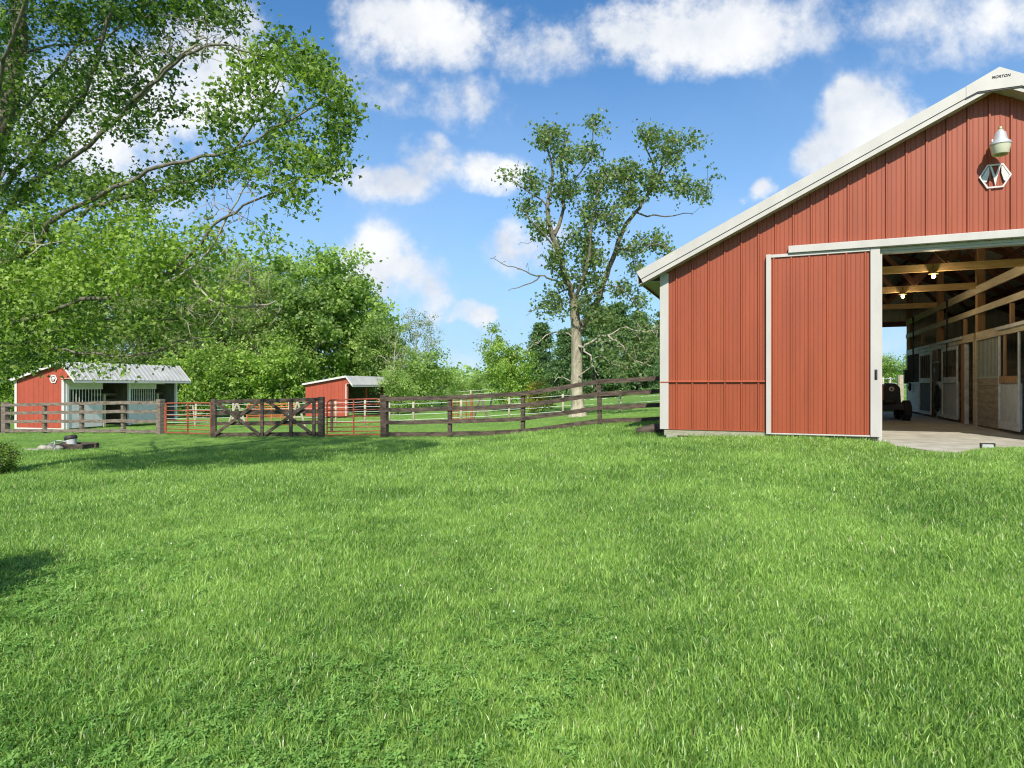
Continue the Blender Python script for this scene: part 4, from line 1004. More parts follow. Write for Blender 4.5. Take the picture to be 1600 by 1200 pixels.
class Skel:
    """nodes joined to the nearest node already there: a branching skeleton that reaches every twig target"""
    def __init__(s): s.p = []; s.par = []; s.rmin = []; s.dead = []
    def add(s, p, par, rmin=0.0): s.p.append(np.array(p, float)); s.par.append(par); s.rmin.append(rmin); return len(s.p) - 1
    def limb(s, pts, r0, r1, start=None, sub=3, wob=.0, rng=RNG):
        pts = [np.array(p, float) for p in pts]
        if start is None: prev = -1
        else:
            prev = start if isinstance(start, int) else int(np.argmin([np.linalg.norm(q - pts[0]) for q in s.p]))
        out = []; n = (len(pts) - 1) * sub; c = 0
        for i in range(len(pts) - 1):
            p0 = pts[max(i-1, 0)]; p3 = pts[min(i+2, len(pts)-1)]
            for k in range(sub):
                if prev != -1 and i == 0 and k == 0: c += 1; continue
                t = k / sub; q = .5*((2*pts[i]) + (pts[i+1]-p0)*t + (2*p0-5*pts[i]+4*pts[i+1]-p3)*t*t + (3*pts[i]-p0-3*pts[i+1]+p3)*t**3)
                if k: q = q + rng.normal(size=3) * wob
                prev = s.add(q, prev, r0 + (r1 - r0) * c / n); out.append(prev); c += 1
        prev = s.add(pts[-1], prev, r1); out.append(prev)
        return out
    def attach(s, targets, step=.5, sag=.06, wob=.05, rng=RNG, up=.0):
        P = np.array(s.p); T = np.array(targets, float)
        D = np.linalg.norm(T[:, None] - P[None], axis=2).min(1) if len(P) * len(T) < 4e7 else None
        order = np.argsort(D)
        buf = np.zeros((len(P) + len(T) * 12, 3)); buf[:len(P)] = P; n = len(P); tips = []
        for ti in order:
            t = T[ti]; dv = buf[:n] - t; dd = (dv ** 2).sum(1); j = int(np.argmin(dd)); dist = math.sqrt(dd[j])
            k = max(1, min(10, int(dist / step))); a = buf[j].copy(); prev = j
            off = rng.normal(size=3) * wob * dist
            for i in range(1, k + 1):
                f = i / k; q = a * (1 - f) + t * f + math.sin(math.pi * f) * (off + np.array((0, 0, -sag * dist + up*dist))) 
                if i < k: q = q + rng.normal(size=3) * .02
                prev = s.add(q, prev, 0); buf[n] = q; n += 1
            tips.append(prev)
        return tips
    def build(s, name, matname, parent, rtip=.008, power=.48, sides=(8, 5, 4, 3), rmax=9):
        n = len(s.p); cnt = np.zeros(n); kids = [[] for _ in range(n)]
        for i in range(n):
            if s.par[i] >= 0: kids[s.par[i]].append(i)
        for i in range(n - 1, -1, -1):
            if not kids[i]: cnt[i] = 1
            if s.par[i] >= 0: cnt[s.par[i]] += cnt[i]
        r = np.maximum(rtip * cnt ** power, np.array(s.rmin)); r = np.minimum(r, rmax)
        mb = MB(); done = np.zeros(n, bool)
        roots = [i for i in range(n) if s.par[i] < 0]; stack = [(i, -1) for i in roots]
        while stack:
            i, fr = stack.pop(); path = [fr] if fr >= 0 else []; cur = i
            while True:
                path.append(cur)
                if not kids[cur]: break
                ks = sorted(kids[cur], key=lambda q: -r[q])
                for q in ks[1:]: stack.append((q, cur))
                cur = ks[0]
            if len(path) < 2: continue
            rr = [r[q] for q in path]
            if fr >= 0: rr[0] = min(r[fr], rr[1] * 1.25)
            R0 = max(rr[:2]); sd = sides[0] if R0 > .10 else sides[1] if R0 > .035 else sides[2] if R0 > .014 else sides[3]
            mb.tube([s.p[q] for q in path], rr, sd, cap=False)
        o = mb.build(name, matname, parent, smooth=True, fix=False); return o

def ellip_targets(lst, n_per_area, conv, rng=RNG):
    """lst of (u, v, ru, rv, Y, dY, dens): random points inside ellipsoids placed at real distances"""
    out = []; grp = []
    for gi, (u, v, ru, rv, Y, dY, dens) in enumerate(lst):
        n = max(1, int(n_per_area * ru * rv * dens / 1000))
        for _ in range(n):
            q = rng.normal(size=3); q /= np.linalg.norm(q); q *= rng.random() ** .45
            uu, vv = conv(u, v); Yk = Y + q[1] * dY; out.append(W(uu + q[0]*ru, vv - q[2]*rv, Yk)); grp.append(gi)
    return np.array([tuple(p) for p in out]), np.array(grp)

# ---- the big maple overhanging from the left
def big_maple():
    rng = np.random.default_rng(5)
    bx, by = -10.6, 12.6; root = empty('maple_tree', (bx, by, g(bx, by) - .05), 0, 'large spreading leafy tree overhanging the lawn from the left edge', 'tree')
    S = Skel(); o = np.array((bx, by, g(bx, by) - .05))
    w = lambda u, v, Y: np.array(W(u, v, Y)) - o
    tr = S.limb([(0,0,-.3), (.05,0,.8), (.15,-.05,1.9), (.35,-.1,3.2), w(-30, 300, 12.2), w(12, 170, 12.0), w(30, 60, 12.0), w(38, -60, 12.1), w(40, -220, 12.3)], .36, .07, wob=.03, rng=rng)
    L = lambda pts, r0, r1: S.limb([w(*p) for p in pts], r0*.46, r1*.6, start='n', wob=.022, sub=5, rng=rng)
    L([(-20,330,12.2),(60,225,11.6),(130,150,11.2),(160,60,11),(185,-20,10.8),(230,-120,10.6)], .12, .035)
    L([(-30,400,12.2),(30,300,11.4),(100,255,11),(190,180,10.6),(260,110,10.2),(330,70,9.8),(400,85,9.6)], .11, .02)
    L([(-40,430,12),(40,395,11),(90,340,10.6),(165,300,10.3),(250,260,10),(360,235,9.7),(450,190,9.4),(520,150,9.2)], .12, .016)
    L([(-40,470,12),(50,420,11.2),(110,350,11),(160,320,10.8),(240,300,10.5),(310,280,10.2),(360,240,10),(430,140,9.9),(470,90,9.8)], .10, .016)
    L([(-40,520,12),(40,500,11),(110,475,10.5),(200,455,10.1),(280,415,10),(350,340,9.7),(430,300,9.4),(510,260,9.2)], .10, .015)
    L([(-40,560,12),(30,540,11.2),(120,552,10.8),(190,556,10.6),(235,552,10.5),(270,535,10.4),(340,520,10.3)], .06, .014)
    L([(-40,500,12),(60,520,11.4),(130,500,11.2),(220,500,11.0),(300,495,10.8),(370,470,10.6)], .06, .014)
    L([(0,230,12),(80,120,12.6),(150,40,13),(240,0,13.2),(330,-60,13)], .08, .02)
    L([(30,80,12),(120,70,11.4),(220,30,10.8),(300,30,10.3),(350,45,10)], .05, .014)
    L([(-40,350,12.2),(-120,250,12.6),(-220,120,12.6),(-300,0,12.4)], .12, .04); L([(-40,420,12.2),(-160,380,13),(-300,330,13.5)], .10, .03)
    L([(-40,380,12.2),(0,280,13.2),(60,200,14.4),(100,120,15)], .09, .03)
    L([(-40,380,12.2),(-20,240,10.6),(20,60,9.4),(90,-150,8.6)], .09, .03)
    E = [ # u, v, ru, rv, Y, dY, density
     (455,92,62,48,9.7,.7,1.3),(505,135,48,40,9.3,.6,1.1),(520,200,34,42,9.2,.5,1.0),(535,170,22,30,9.1,.4,1),(500,262,50,36,9.2,.6,1.1),(445,200,55,55,9.5,.7,.8),
     (400,120,40,60,9.8,.7,.85),(350,175,40,50,9.9,.7,.9),(380,40,30,20,10,.6,.5),
     (330,10,60,28,10.4,.9,1.5),(230,15,90,35,11,1.2,1.4),(110,30,90,50,12,1.5,1.4),(20,60,60,70,12,1.5,.9),
     (70,140,90,60,11.8,1.3,.8),(170,130,80,60,11,1.2,.7),(250,90,70,40,10.6,.9,.7),(230,190,90,50,10.6,1.0,.6),(60,230,90,50,11.5,1.2,.9),
     (50,295,70,36,11.3,1.1,1.4),(130,290,70,34,11,1.1,1.4),(210,300,60,34,10.6,1,1.3),(290,290,60,32,10.3,.9,1.2),(360,255,50,40,9.9,.8,.95),(430,275,50,30,9.5,.7,.9),(465,310,40,22,9.3,.5,.9),
     (40,360,80,46,11.1,1.2,1.25),(130,370,80,46,10.8,1.2,1.25),(215,370,60,46,10.4,1,1.3),(270,395,45,40,10.2,.8,1.1),(330,380,50,50,9.9,.8,.5),
     (40,440,80,44,11,1.2,1.5),(130,430,80,40,10.7,1.1,1.5),(210,430,70,44,10.3,1,1.5),(285,445,55,36,10.2,.8,1.1),(350,450,50,40,10,.8,.6),
     (30,505,70,36,11,1.2,1.6),(110,510,70,30,10.8,1,1.2),(190,500,60,30,10.6,.9,.9),(270,505,60,26,10.5,.8,.6),(340,500,50,30,10.4,.7,.5),
     (20,560,45,38,10.8,.9,1.7),(70,555,40,22,10.7,.8,1.0),(130,570,36,14,10.6,.6,.8),(190,575,30,12,10.6,.5,.8),(240,560,30,12,10.5,.5,.6),
     (400,380,40,40,9.9,.6,.4),
     (-110,80,110,140,10.3,1.6,1.0),(-120,330,100,160,10.5,1.6,.8),(-220,80,130,140,12.5,2,.35),(-230,300,120,140,13.5,2,.35),
     (60,-120,160,90,11,2.5,.9),(250,-100,120,70,11,1.8,1.0),(390,-70,90,50,9.6,1.0,.8),(150,-230,200,90,10,2.0,.5),(60,150,140,90,14.5,1.2,.35),(0,-80,150,110,9.2,1.2,.3)]
    T, grp = ellip_targets([(a, b, c, d, e, f, h*(1.3 if (b > 320 and a > -50) else 1.3 if a > -50 else 1)) for a, b, c, d, e, f, h in E], 7.0, lambda u, v: (u, v), rng); T = T - o
    print('maple targets', len(T))
    S.attach(T, step=.28, sag=.05, wob=.10, rng=rng)
    # bare pale twigs
    S.build('trunk', 'bark', root, rtip=.0032, power=.46, rmax=.36)
    D2 = Skel()
    E2 = [(310,60,80,50,10.0,.6,1.6),(240,60,70,40,10.4,.6,1.0),(350,330,60,60,9.7,.5,1.3),(320,400,60,50,9.8,.5,1.2),(400,270,50,40,9.5,.4,1.0),(380,440,50,40,9.9,.4,1.2),(420,480,40,30,10,.4,.9),(20,370,60,40,10,.4,.6),(160,100,80,40,10.6,.5,.5),(330,490,60,50,10,.4,1.2)]
    D2.limb([w(200,455,10.1), w(260,440,9.9), w(320,400,9.8), w(360,330,9.7), w(385,290,9.6)], .016, .008, rng=rng, wob=.02)
    D2.limb([w(280,415,10), w(330,470,9.9), w(380,480,9.9), w(430,470,9.9)], .026, .008, start='n', rng=rng, wob=.02)
    D2.limb([w(190,180,10.6), w(240,130,10.4), w(290,80,10.1), w(340,70,10), w(390,95,9.9)], .028, .008, rng=rng, wob=.02)
    T2, _ = ellip_targets(E2, 17, lambda u, v: (u, v), rng)
    D2.attach(T2 - o, step=.16, sag=.0, wob=.22, rng=rng); D2.build('dead_branches', 'bark_dead', root, rtip=.0048, power=.30)
    # leaves in clusters round the twig tips
    n = 44; sig = .13
    P = np.repeat(T, n, 0) + rng.normal(size=(len(T)*n, 3)) * np.array((sig, sig, sig*.75))
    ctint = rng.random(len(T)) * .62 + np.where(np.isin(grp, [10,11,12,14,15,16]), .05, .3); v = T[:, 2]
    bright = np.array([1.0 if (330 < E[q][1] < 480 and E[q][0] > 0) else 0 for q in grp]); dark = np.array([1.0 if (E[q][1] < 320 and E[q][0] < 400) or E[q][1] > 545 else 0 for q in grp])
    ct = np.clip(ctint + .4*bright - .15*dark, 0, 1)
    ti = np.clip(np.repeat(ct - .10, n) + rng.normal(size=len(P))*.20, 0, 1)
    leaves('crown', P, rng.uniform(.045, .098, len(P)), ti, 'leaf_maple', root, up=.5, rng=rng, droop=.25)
big_maple()

# ---- the tall sparse cottonwood in the middle
def cottonwood():
    rng = np.random.default_rng(8)
    Y0 = 29.0; bx = (903 - CX) / F * Y0; o = np.array((bx, Y0, g(bx, Y0) - .05))
    root = empty('cottonwood_tree', tuple(o), 0, 'tall sparse tree with a pale thick trunk and bare lower limbs in the paddock', 'tree')
    zc = lambda u, v: (740 + .4333*u, 160 + .4333*v)
    w = lambda u, v, dY=0: np.array(W(*zc(u, v), Y0 + dY)) - o
    S = Skel()
    S.limb([(0,0,-.3), (0,0,0.05), (0,0,.5), w(372,1040), w(372,940), w(370,850), w(365,770), w(362,700)], .33, .20, wob=.015, rng=rng)
    S.rmin[0] = .60; S.rmin[1] = .56; S.rmin[2] = .52; S.rmin[3] = .46; S.rmin[4] = .41; S.rmin[5] = .38
    L = lambda pts, r0, r1: S.limb([w(*p) for p in pts], r0*.78, r1*.8, start='n', wob=.05, rng=rng)
    L([(362,700),(345,660,-.2),(312,570,-.4),(285,490,-.5),(268,400,-.4),(270,340,-.3),(285,250),(262,150),(255,90)], .20, .03)
    L([(285,490,-.5),(315,420),(325,300,.3),(310,210,.5),(345,105,.6)], .12, .03)
    L([(325,340,.3),(370,270,.3),(420,200,.2),(430,130),(440,70)], .06, .02)
    L([(368,830),(400,790,.3),(440,735,.6),(480,625,.8),(515,530,1),(548,440,1.2),(600,380,1.3),(640,320,1.3),(680,230,1.3),(730,175,1.2),(800,130,1.2)], .22, .03)
    L([(640,320,1.3),(650,230,1.2),(620,150,1),(600,95,1)], .07, .02)
    L([(600,405,1.2),(690,412,1),(790,400,.8)], .06, .02); L([(680,300,1.3),(760,290,1),(850,310,.8)], .05, .02)
    L([(515,530,1),(580,520,.2),(660,510,-.4),(720,540,-.6)], .06, .02)
    L([(365,720),(400,620,-.8),(420,520,-1),(430,420,-1),(450,320,-.8),(500,260,-.5)], .12, .03)
    L([(300,540,-.4),(250,470,-1),(190,400,-1.2),(165,340,-1.2)], .06, .02)
    L([(345,670),(300,690,.6),(260,730,.8)], .05, .02); L([(370,700),(430,690,-.8),(500,660,-1),(560,700,-1)], .06, .02)
    L([(268,370,-.4),(180,310,-.4),(130,285,-.4),(80,265,-.4)], .05, .015)
    L([(335,670),(285,640,-.3),(240,625,-.4),(190,610,-.5),(120,590,-.5),(60,563,-.5)], .07, .012); L([(245,628,-.4),(180,660,-.4),(125,680,-.4)], .05, .012)
    zE = [(430,75,26,28),(485,105,22,10),(415,180,45,40),(290,120,55,45),(250,120,30,35),(320,195,55,45),(125,262,28,16),(215,275,50,40),(190,370,40,34),(245,455,50,36),(330,310,55,60),(450,290,60,55),(510,260,50,50),(560,250,50,45),(620,120,48,38),(690,140,55,34),(780,135,50,22),(700,205,55,34),(650,285,65,45),(740,300,60,38),(830,325,26,40),(875,255,14,10),(840,240,14,10),(560,345,60,48),(430,400,60,60),(500,430,45,45),(385,500,55,55),(300,560,45,50),(420,565,55,50),(335,640,45,38),(285,720,55,50),(430,650,55,45),(565,530,55,34),(650,500,55,34),(700,545,45,26),(600,600,45,28),(530,680,40,36),(590,715,40,28),(450,780,60,40),(505,790,40,36),(400,730,40,40)]
    E = [(u, v, ru*.4333, rv*.4333, Y0 + (.4 if u > 500 else -.2), 1.3, 1) for u, v, ru, rv in zE]
    T, grp = ellip_targets(E, 62, zc, rng); T = T - o
    print('cottonwood targets', len(T))
    S.attach(T, step=.45, sag=.02, wob=.12, rng=rng)
    Tb, _ = ellip_targets([(x, y, a*.4333, b*.4333, Y0, .6, 1) for x, y, a, b in ((200,115,30,40),(240,140,40,60),(170,210,40,40),(110,570,60,30),(170,500,30,40),(190,600,60,40),(480,180,30,40),(760,400,50,16),(180,760,30,50))], 10, zc, rng)
    S.attach(Tb - o, step=.4, sag=-.03, wob=.2, rng=rng)
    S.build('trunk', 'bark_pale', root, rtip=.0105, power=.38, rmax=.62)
    D = Skel(); D.add(w(372, 880), -1, .10)
    def LD(pts, r0, r1): D.limb([w(*p) for p in pts], r0*.7, r1*.7, start='n', wob=.06, rng=rng)
    LD([(372,880),(400,885,-.4),(440,855,-.8),(485,840,-1),(540,880,-1.2),(580,930,-1.2),(640,950,-1.2)], .10, .03)
    LD([(400,885,-.4),(425,930,-.8),(450,985,-1)], .07, .03); LD([(485,840,-1),(550,810,-1),(620,830,-1),(670,800,-1)], .05, .02)
    LD([(372,850),(320,830,-.3),(260,840,-.4),(215,870,-.4),(180,895,-.4)], .06, .02); LD([(350,1010),(320,990,-.2),(290,1010,-.3)], .05, .02)
    Td, _ = ellip_targets([(x, y, a*.4333, b*.4333, Y0 - 1, .8, 1) for x, y, a, b in ((560,860,90,60),(620,920,60,50),(640,860,60,60),(480,900,60,50),(230,870,50,20),(560,950,70,40),(500,950,60,40),(640,800,60,50))], 26, zc, rng)
    D.attach(Td - o, step=.3, sag=-.02, wob=.3, rng=rng); D.build('dead_branches', 'bark_dead', root, rtip=.013, power=.30)
    n = 15; P = np.repeat(T, n, 0) + rng.normal(size=(len(T)*n, 3)) * .20
    ti = np.clip(np.repeat(rng.random(len(T)), n)*.6 + rng.normal(size=len(P))*.2 + .2, 0, 1)
    Pd = np.repeat(Td - o, 9, 0) + rng.normal(size=(len(Td)*9, 3)) * .25
    P = np.vstack([P, Pd]); ti = np.concatenate([ti, np.full(len(Pd), .5)])
    leaves('crown', P, rng.uniform(.12, .21, len(P)), ti, 'leaf_cotton', root, LEAF6, LEAF6T, up=.2, rng=rng, droop=.3)
cottonwood()

# ---- background trees, a few kinds, copied with their parts
def make_tree(name, label, H, Wd, nclump, nleaf, leafsize, matname, seed, bark='bark', shape='round', low=.18, sig=.55, trunk_r=.22, sparse=0, group=None):
    rng = np.random.default_rng(seed)
    root = empty(name, (0,0,0), 0, label, 'tree', group)
    T = []
    while len(T) < nclump:
        q = rng.normal(size=3); q /= np.linalg.norm(q); q *= rng.random() ** .38
        h = (q[2] + 1) / 2; z = H * (low + (1 - low) * h)
        if shape == 'round': r = Wd/2; p = (q[0]*r, q[1]*r, z)
        elif shape == 'cone': r = Wd/2 * (1.15 - h) ; p = (q[0]*r, q[1]*r, z)
        elif shape == 'tall': r = Wd/2 * (1 - .35*h); p = (q[0]*r, q[1]*r, z)
        lump = .72 + .38*math.sin(3.1*math.atan2(p[1], p[0]) + seed + 2.2*h*3) * math.sin(5*h + seed)
        T.append((p[0]*lump, p[1]*lump, p[2]))
    T = np.array(T)
    S = Skel(); pts = [(0,0,-.3)] + [(rng.normal()*.1, rng.normal()*.1, H*t) for t in (.08, .2, .35, .5, .65, .8)]
    S.limb(pts, trunk_r, trunk_r*.2, rng=rng, wob=.04)
    for k in range(5):
        a = k*2.4 + seed; z = H*(.2 + .1*k); r = Wd*.33; S.limb([(0,0,z), (r*.5*math.cos(a), r*.5*math.sin(a), z+H*.10), (r*math.cos(a), r*math.sin(a), z+H*.16)], trunk_r*.45, trunk_r*.12, start='n', rng=rng, wob=.08)
    S.attach(T, step=.9, sag=.03, wob=.1, rng=rng); S.build('trunk', bark, root, rtip=.018, power=.42, rmax=trunk_r*1.3, sides=(8,5,4,3))
    ct = rng.random(nclump); n = nleaf
    P = np.repeat(T, n, 0) + rng.normal(size=(nclump*n, 3)) * np.array((sig, sig, sig*.6)) * rng.uniform(.6, 1.3, (nclump, 1)).repeat(n, 0)
    P[:, 2] = np.maximum(P[:, 2], .1)
    ti = np.clip(np.repeat(ct, n)*.75 + rng.normal(size=len(P))*.22 + .08, 0, 1)
    leaves('crown', P, rng.uniform(.7, 1.3, len(P))*leafsize, ti, matname, root, LEAF4, LEAF4T, up=.5, rng=rng)
    return root
def make_pine(name, label, H, Wd, seed, matname='leaf_pine'):
    rng = np.random.default_rng(seed); root = empty(name, (0,0,0), 0, label, 'tree', 'pines behind the tall sparse tree')
    S = Skel(); S.limb([(0,0,-.3),(0,0,H*.3),(.1,0,H*.6),(0,.1,H*.97)], .24, .03, rng=rng, sub=8); T = []; z = H*.04
    while z < H*.96:
        r = Wd/2*(1 - (z/H)**1.15)*rng.uniform(.72, 1.1) + .25
        for k in range(7):
            a = rng.random()*6.28; 
            for f in (.45, .75, 1.0): T.append((r*f*math.cos(a+rng.normal()*.12), r*f*math.sin(a+rng.normal()*.12), z + .10*r*f + rng.normal()*.08))
        z += .42
    T = np.array(T); S.attach(T, step=.8, sag=-.02, wob=.04, rng=rng); S.build('trunk', 'bark', root, rtip=.015, power=.35, rmax=.25)
    n = 42; P = np.repeat(T, n, 0) + rng.normal(size=(len(T)*n, 3)) * np.array((.27, .27, .10))
    ti = np.clip(np.repeat(rng.random(len(T)), n)*.6 + rng.normal(size=len(P))*.2 + .15, 0, 1)
    leaves('crown', P, rng.uniform(.18, .36, len(P)), ti, matname, root, np.array([(0,0,0),(-.24,.5,.03),(0,1,-.02),(.24,.5,.03)], float), LEAF4T, up=.3, rng=rng)
    return root
def put(o, u, Y, s=1.0, rz=0, label=None, sz=None, group=None):
    p = WG(u, Y); o.location = p; o.rotation_euler = (0, 0, rz); o.scale = (s, s, sz or s)
    if label: o['label'] = label
    if group: o['group'] = group
    return o
TG = 'trees of the wood behind the sheds'
tA = make_tree('broadleaf_tree', 'x', 16, 11, 200, 74, .36, 'leaf_mid', 21, sig=.55, group=TG)
tB = make_tree('broadleaf_tree', 'x', 14, 10, 185, 74, .34, 'leaf_dark', 22, sig=.52, group=TG)
tC = make_tree('broadleaf_tree', 'x', 9, 8, 135, 62, .32, 'leaf_bright', 23, sig=.42, low=.06, group=TG)
tD = make_tree('broadleaf_tree', 'x', 15, 9, 120, 60, .20, 'leaf_olive', 24, sig=.55, low=.2, group=TG)
spots = [ # proto, u, Y, scale, rot, label
 (tA, 520, 66, 1.10, 0, 'tallest mid green tree at the right end of the wood, over the smaller shed'),
 (tA, 566, 70, .84, 2.1, 'mid green tree at the edge of the gap right of the wood'),
 (tA, 425, 72, 1.16, 4.0, 'mid green tree behind the middle of the wooden gate'),
 (tA, 120, 62, 1.05, 1.0, 'mid green tree above the roof of the wider horse shed'),
 (tA, -10, 60, 1.1, 3.0, 'mid green tree at the far left edge of the wood'),
 (tB, 470, 62, 1.02, 0, 'dark green tree left of the smaller shed'),
 (tB, 350, 68, 1.22, 1.5, 'dark green tree behind the left post of the wooden gate'),
 (tB, 240, 66, 1.12, 3.3, 'dark green tree behind the right end of the wider horse shed roof'),
 (tB, 60, 66, 1.1, 5.0, 'dark green tree over the gable of the wider horse shed'),
 (tB, 594, 62, .66, 2.5, 'low dark green tree right behind the roof of the smaller shed'),
 (tC, 370, 55, .72, 0, 'bright green low tree above the left half of the wooden gate'),
 (tC, 320, 56, .80, 1.2, 'bright green low tree above the longer red tube gate'),
 (tC, 440, 56, .80, 2.6, 'bright green low tree above the right half of the wooden gate'),
 (tC, 270, 55, .62, 4.4, 'bright green low tree just right of the wider horse shed'),
 (tC, 20, 52, .75, 4.9, 'bright green low tree left of the wider horse shed'),
 (tD, 300, 60, 1.02, 0, 'thin greyish tree rising behind the bright trees by the longer red gate'),
 (tD, 190, 58, .80, 2.0, 'thin greyish tree rising behind the wider horse shed'),
 (tD, 395, 62, 1.0, 3.7, 'thin greyish tree rising behind the wooden gate'),
]
used = set()
for pr, u, Y, s, rz, lab in spots:
    o = pr if id(pr) not in used else copy_tree(pr); used.add(id(pr)); put(o, u, Y, s, rz, lab, group=TG)
# shrubs and small trees at the gap
mG = 'bushy growth around the gap in the trees'
sA = make_tree('leafy_shrub', 'x', 5, 6.5, 90, 75, .20, 'leaf_mid', 31, sig=.42, low=.05, trunk_r=.09); sA['category'] = 'shrub'
for i, (u, Y, s, rz, lab) in enumerate([(655, 60, 1.12, 0, 'mounded green shrub below the sparse leaning tree'), (622, 52, .72, 1.8, 'green shrub touching the right end of the smaller shed'), (690, 68, .82, 3.0, 'lower green shrub where the wood tapers into the gap'),
      (718, 82, .55, 4.2, 'tiny far shrub in the gap of the trees'), (745, 84, .6, 5.2, 'tiny far shrub at the right side of the gap'), (790, 80, .72, .7, 'far shrub behind the bright little tree'),
      (1385, 62, .62, 2.0, 'rounded shrub seen through the rear opening of the large barn'), (1432, 60, .62, 3.9, 'second shrub beyond the rear opening of the large barn')]):
    o = sA if i == 0 else copy_tree(sA); put(o, u, Y, s, rz, lab, group=mG)
    for c in [x for x in bpy.data.objects if x.parent == o]: pass
sC = make_tree('small_tree', 'bright green small tree left of the pines', 6.2, 5.2, 90, 80, .19, 'leaf_bright', 33, sig=.36, low=.06, trunk_r=.10); put(sC, 795, 44, .80, 0)
sD = make_tree('small_tree', 'dark slender stem with leaves poking up behind the bright small tree', 7.2, 2.6, 34, 60, .17, 'leaf_dark', 34, sig=.26, low=.25, trunk_r=.07, shape='tall'); put(sD, 768, 46, .92, .4)
sE = make_tree('leafy_shrub', 'yellow tinged shrub beside the trunk of the tall sparse tree', 2.0, 2.6, 40, 50, .12, 'leaf_yellow', 35, sig=.22, low=.05, trunk_r=.04); sE['category'] = 'shrub'; put(sE, 838, 38, .95, .4)
sF = make_tree('sparse_tree', 'thin leaning tree with see through foliage right of the smaller shed', 11.5, 8.0, 95, 30, .17, 'leaf_olive', 36, sig=.38, low=.42, trunk_r=.13, bark='bark_dead'); put(sF, 650, 64, .86, 1.0)
sH = make_tree('sparse_tree', 'pale half dead tree close behind the right end of the smaller shed', 7.5, 4.0, 36, 16, .15, 'leaf_olive', 38, sig=.3, low=.3, trunk_r=.12, bark='bark_dead'); put(sH, 616, 55, 1.0, 2.0)
sG = make_tree('leafy_shrub', 'dark leafy shrub at the left edge of the lawn', 1.0, 1.35, 95, 80, .055, 'leaf_maple', 37, sig=.10, low=.05, trunk_r=.02); sG['category'] = 'shrub'; put(sG, -2, 12.7, .66, 0)
sK = make_tree('leafy_shrub', 'dark leafy shrub added out of view beyond the left edge to shade the near lawn', 1.6, 1.25, 110, 90, .055, 'leaf_maple', 39, sig=.10, low=.05, trunk_r=.02); sK['category'] = 'shrub'; sK.location = (-4.28, 3.85, g(-4.28, 3.85))  # unseen shrub, added so that its shadow falls on the near lawn
pA = make_pine('pine_tree', 'x', 9.2, 6.2, 41); pB = make_pine('pine_tree', 'x', 8.0, 5.6, 42)
PG = 'pines behind the tall sparse tree'
for i, (pr, u, Y, s, rz, lab) in enumerate([(pA, 845, 62, .80, 0, 'leftmost dark pine, behind the yellow tinged shrub'), (pB, 885, 58, .80, 1, 'dark pine left of the thick pale trunk'), (pA, 930, 56, .88, 2, 'dark pine just right of the thick pale trunk'),
      (pB, 965, 60, 1.08, 3, 'tallest dark pine in the row, right of the sparse tree'), (pA, 1000, 57, .80, 4, 'dark pine near the barn corner'), (pB, 1040, 62, .98, 5, 'dark pine half hidden by the barn corner'), (pB, 1075, 60, .9, .5, 'dark pine hidden behind the barn corner trim')]):
    if u > 1060: continue
    o = pr if i < 2 else copy_tree(pr); put(o, u, Y, s, rz, lab, group=PG)
def far_wood():
    rng = np.random.default_rng(77); P = []
    for k in range(900):
        a = rng.uniform(-1.25, 1.25); d = rng.uniform(150, 210); x = d*math.sin(a); y = d*math.cos(a)
        hh = rng.uniform(3, 8.5) * (1 + .35*math.sin(a*9)); P.append((x, y, rng.random()**.6*hh))
    P = np.array(P); n = 34; z = gz(P[:, 0], P[:, 1]); P[:, 2] += z
    Q = np.repeat(P, n, 0) + rng.normal(size=(len(P)*n, 3))*np.array((1.8, 1.8, 1.0)); t = np.clip(np.repeat(rng.random(len(P)), n)*.6 + rng.normal(size=len(Q))*.15 + .2, 0, 1)
    o = leaves('far_wood', Q, rng.uniform(.8, 1.5, len(Q)), t, 'leaf_mid', None, LEAF4, LEAF4T, up=.5, rng=rng); tag(o, 'distant line of woodland closing the horizon', 'woodland', kind='stuff')
far_wood()

# ================================================================ GRASS
def blade_mesh(name, nb, rad, h0, h1, w, matname, seed, lean=.5):
    rng = np.random.default_rng(seed); V = []; T = []; tt = []
    for k in range(nb):
        a = rng.random()*6.283; r = rad*math.sqrt(rng.random()); b = np.array((r*math.cos(a), r*math.sin(a), -.005)); th = rng.random()*6.283
        hgt = rng.uniform(h0, h1); ld = rng.random()*6.283; ln = rng.uniform(.1, 1)*lean*hgt; L = np.array((math.cos(ld), math.sin(ld), 0))*ln; s = np.array((math.cos(th), math.sin(th), 0))*w/2*rng.uniform(.7, 1.2)
        i = len(V); m = b + L*.35 + np.array((0,0,hgt*.58)); t = b + L*1.1 + np.array((0,0,hgt*(1 - .25*ln/hgt)))
        V += [b - s, b + s, m - s*.85, m + s*.85, t]; T += [(i, i+1, i+3), (i, i+3, i+2), (i+2, i+3, i+4)]; tt += [rng.random()]*5
    me = np_mesh(name, np.array(V), np.array(T), matname, np.array(tt)); return bpy.data.objects.new(name, me)
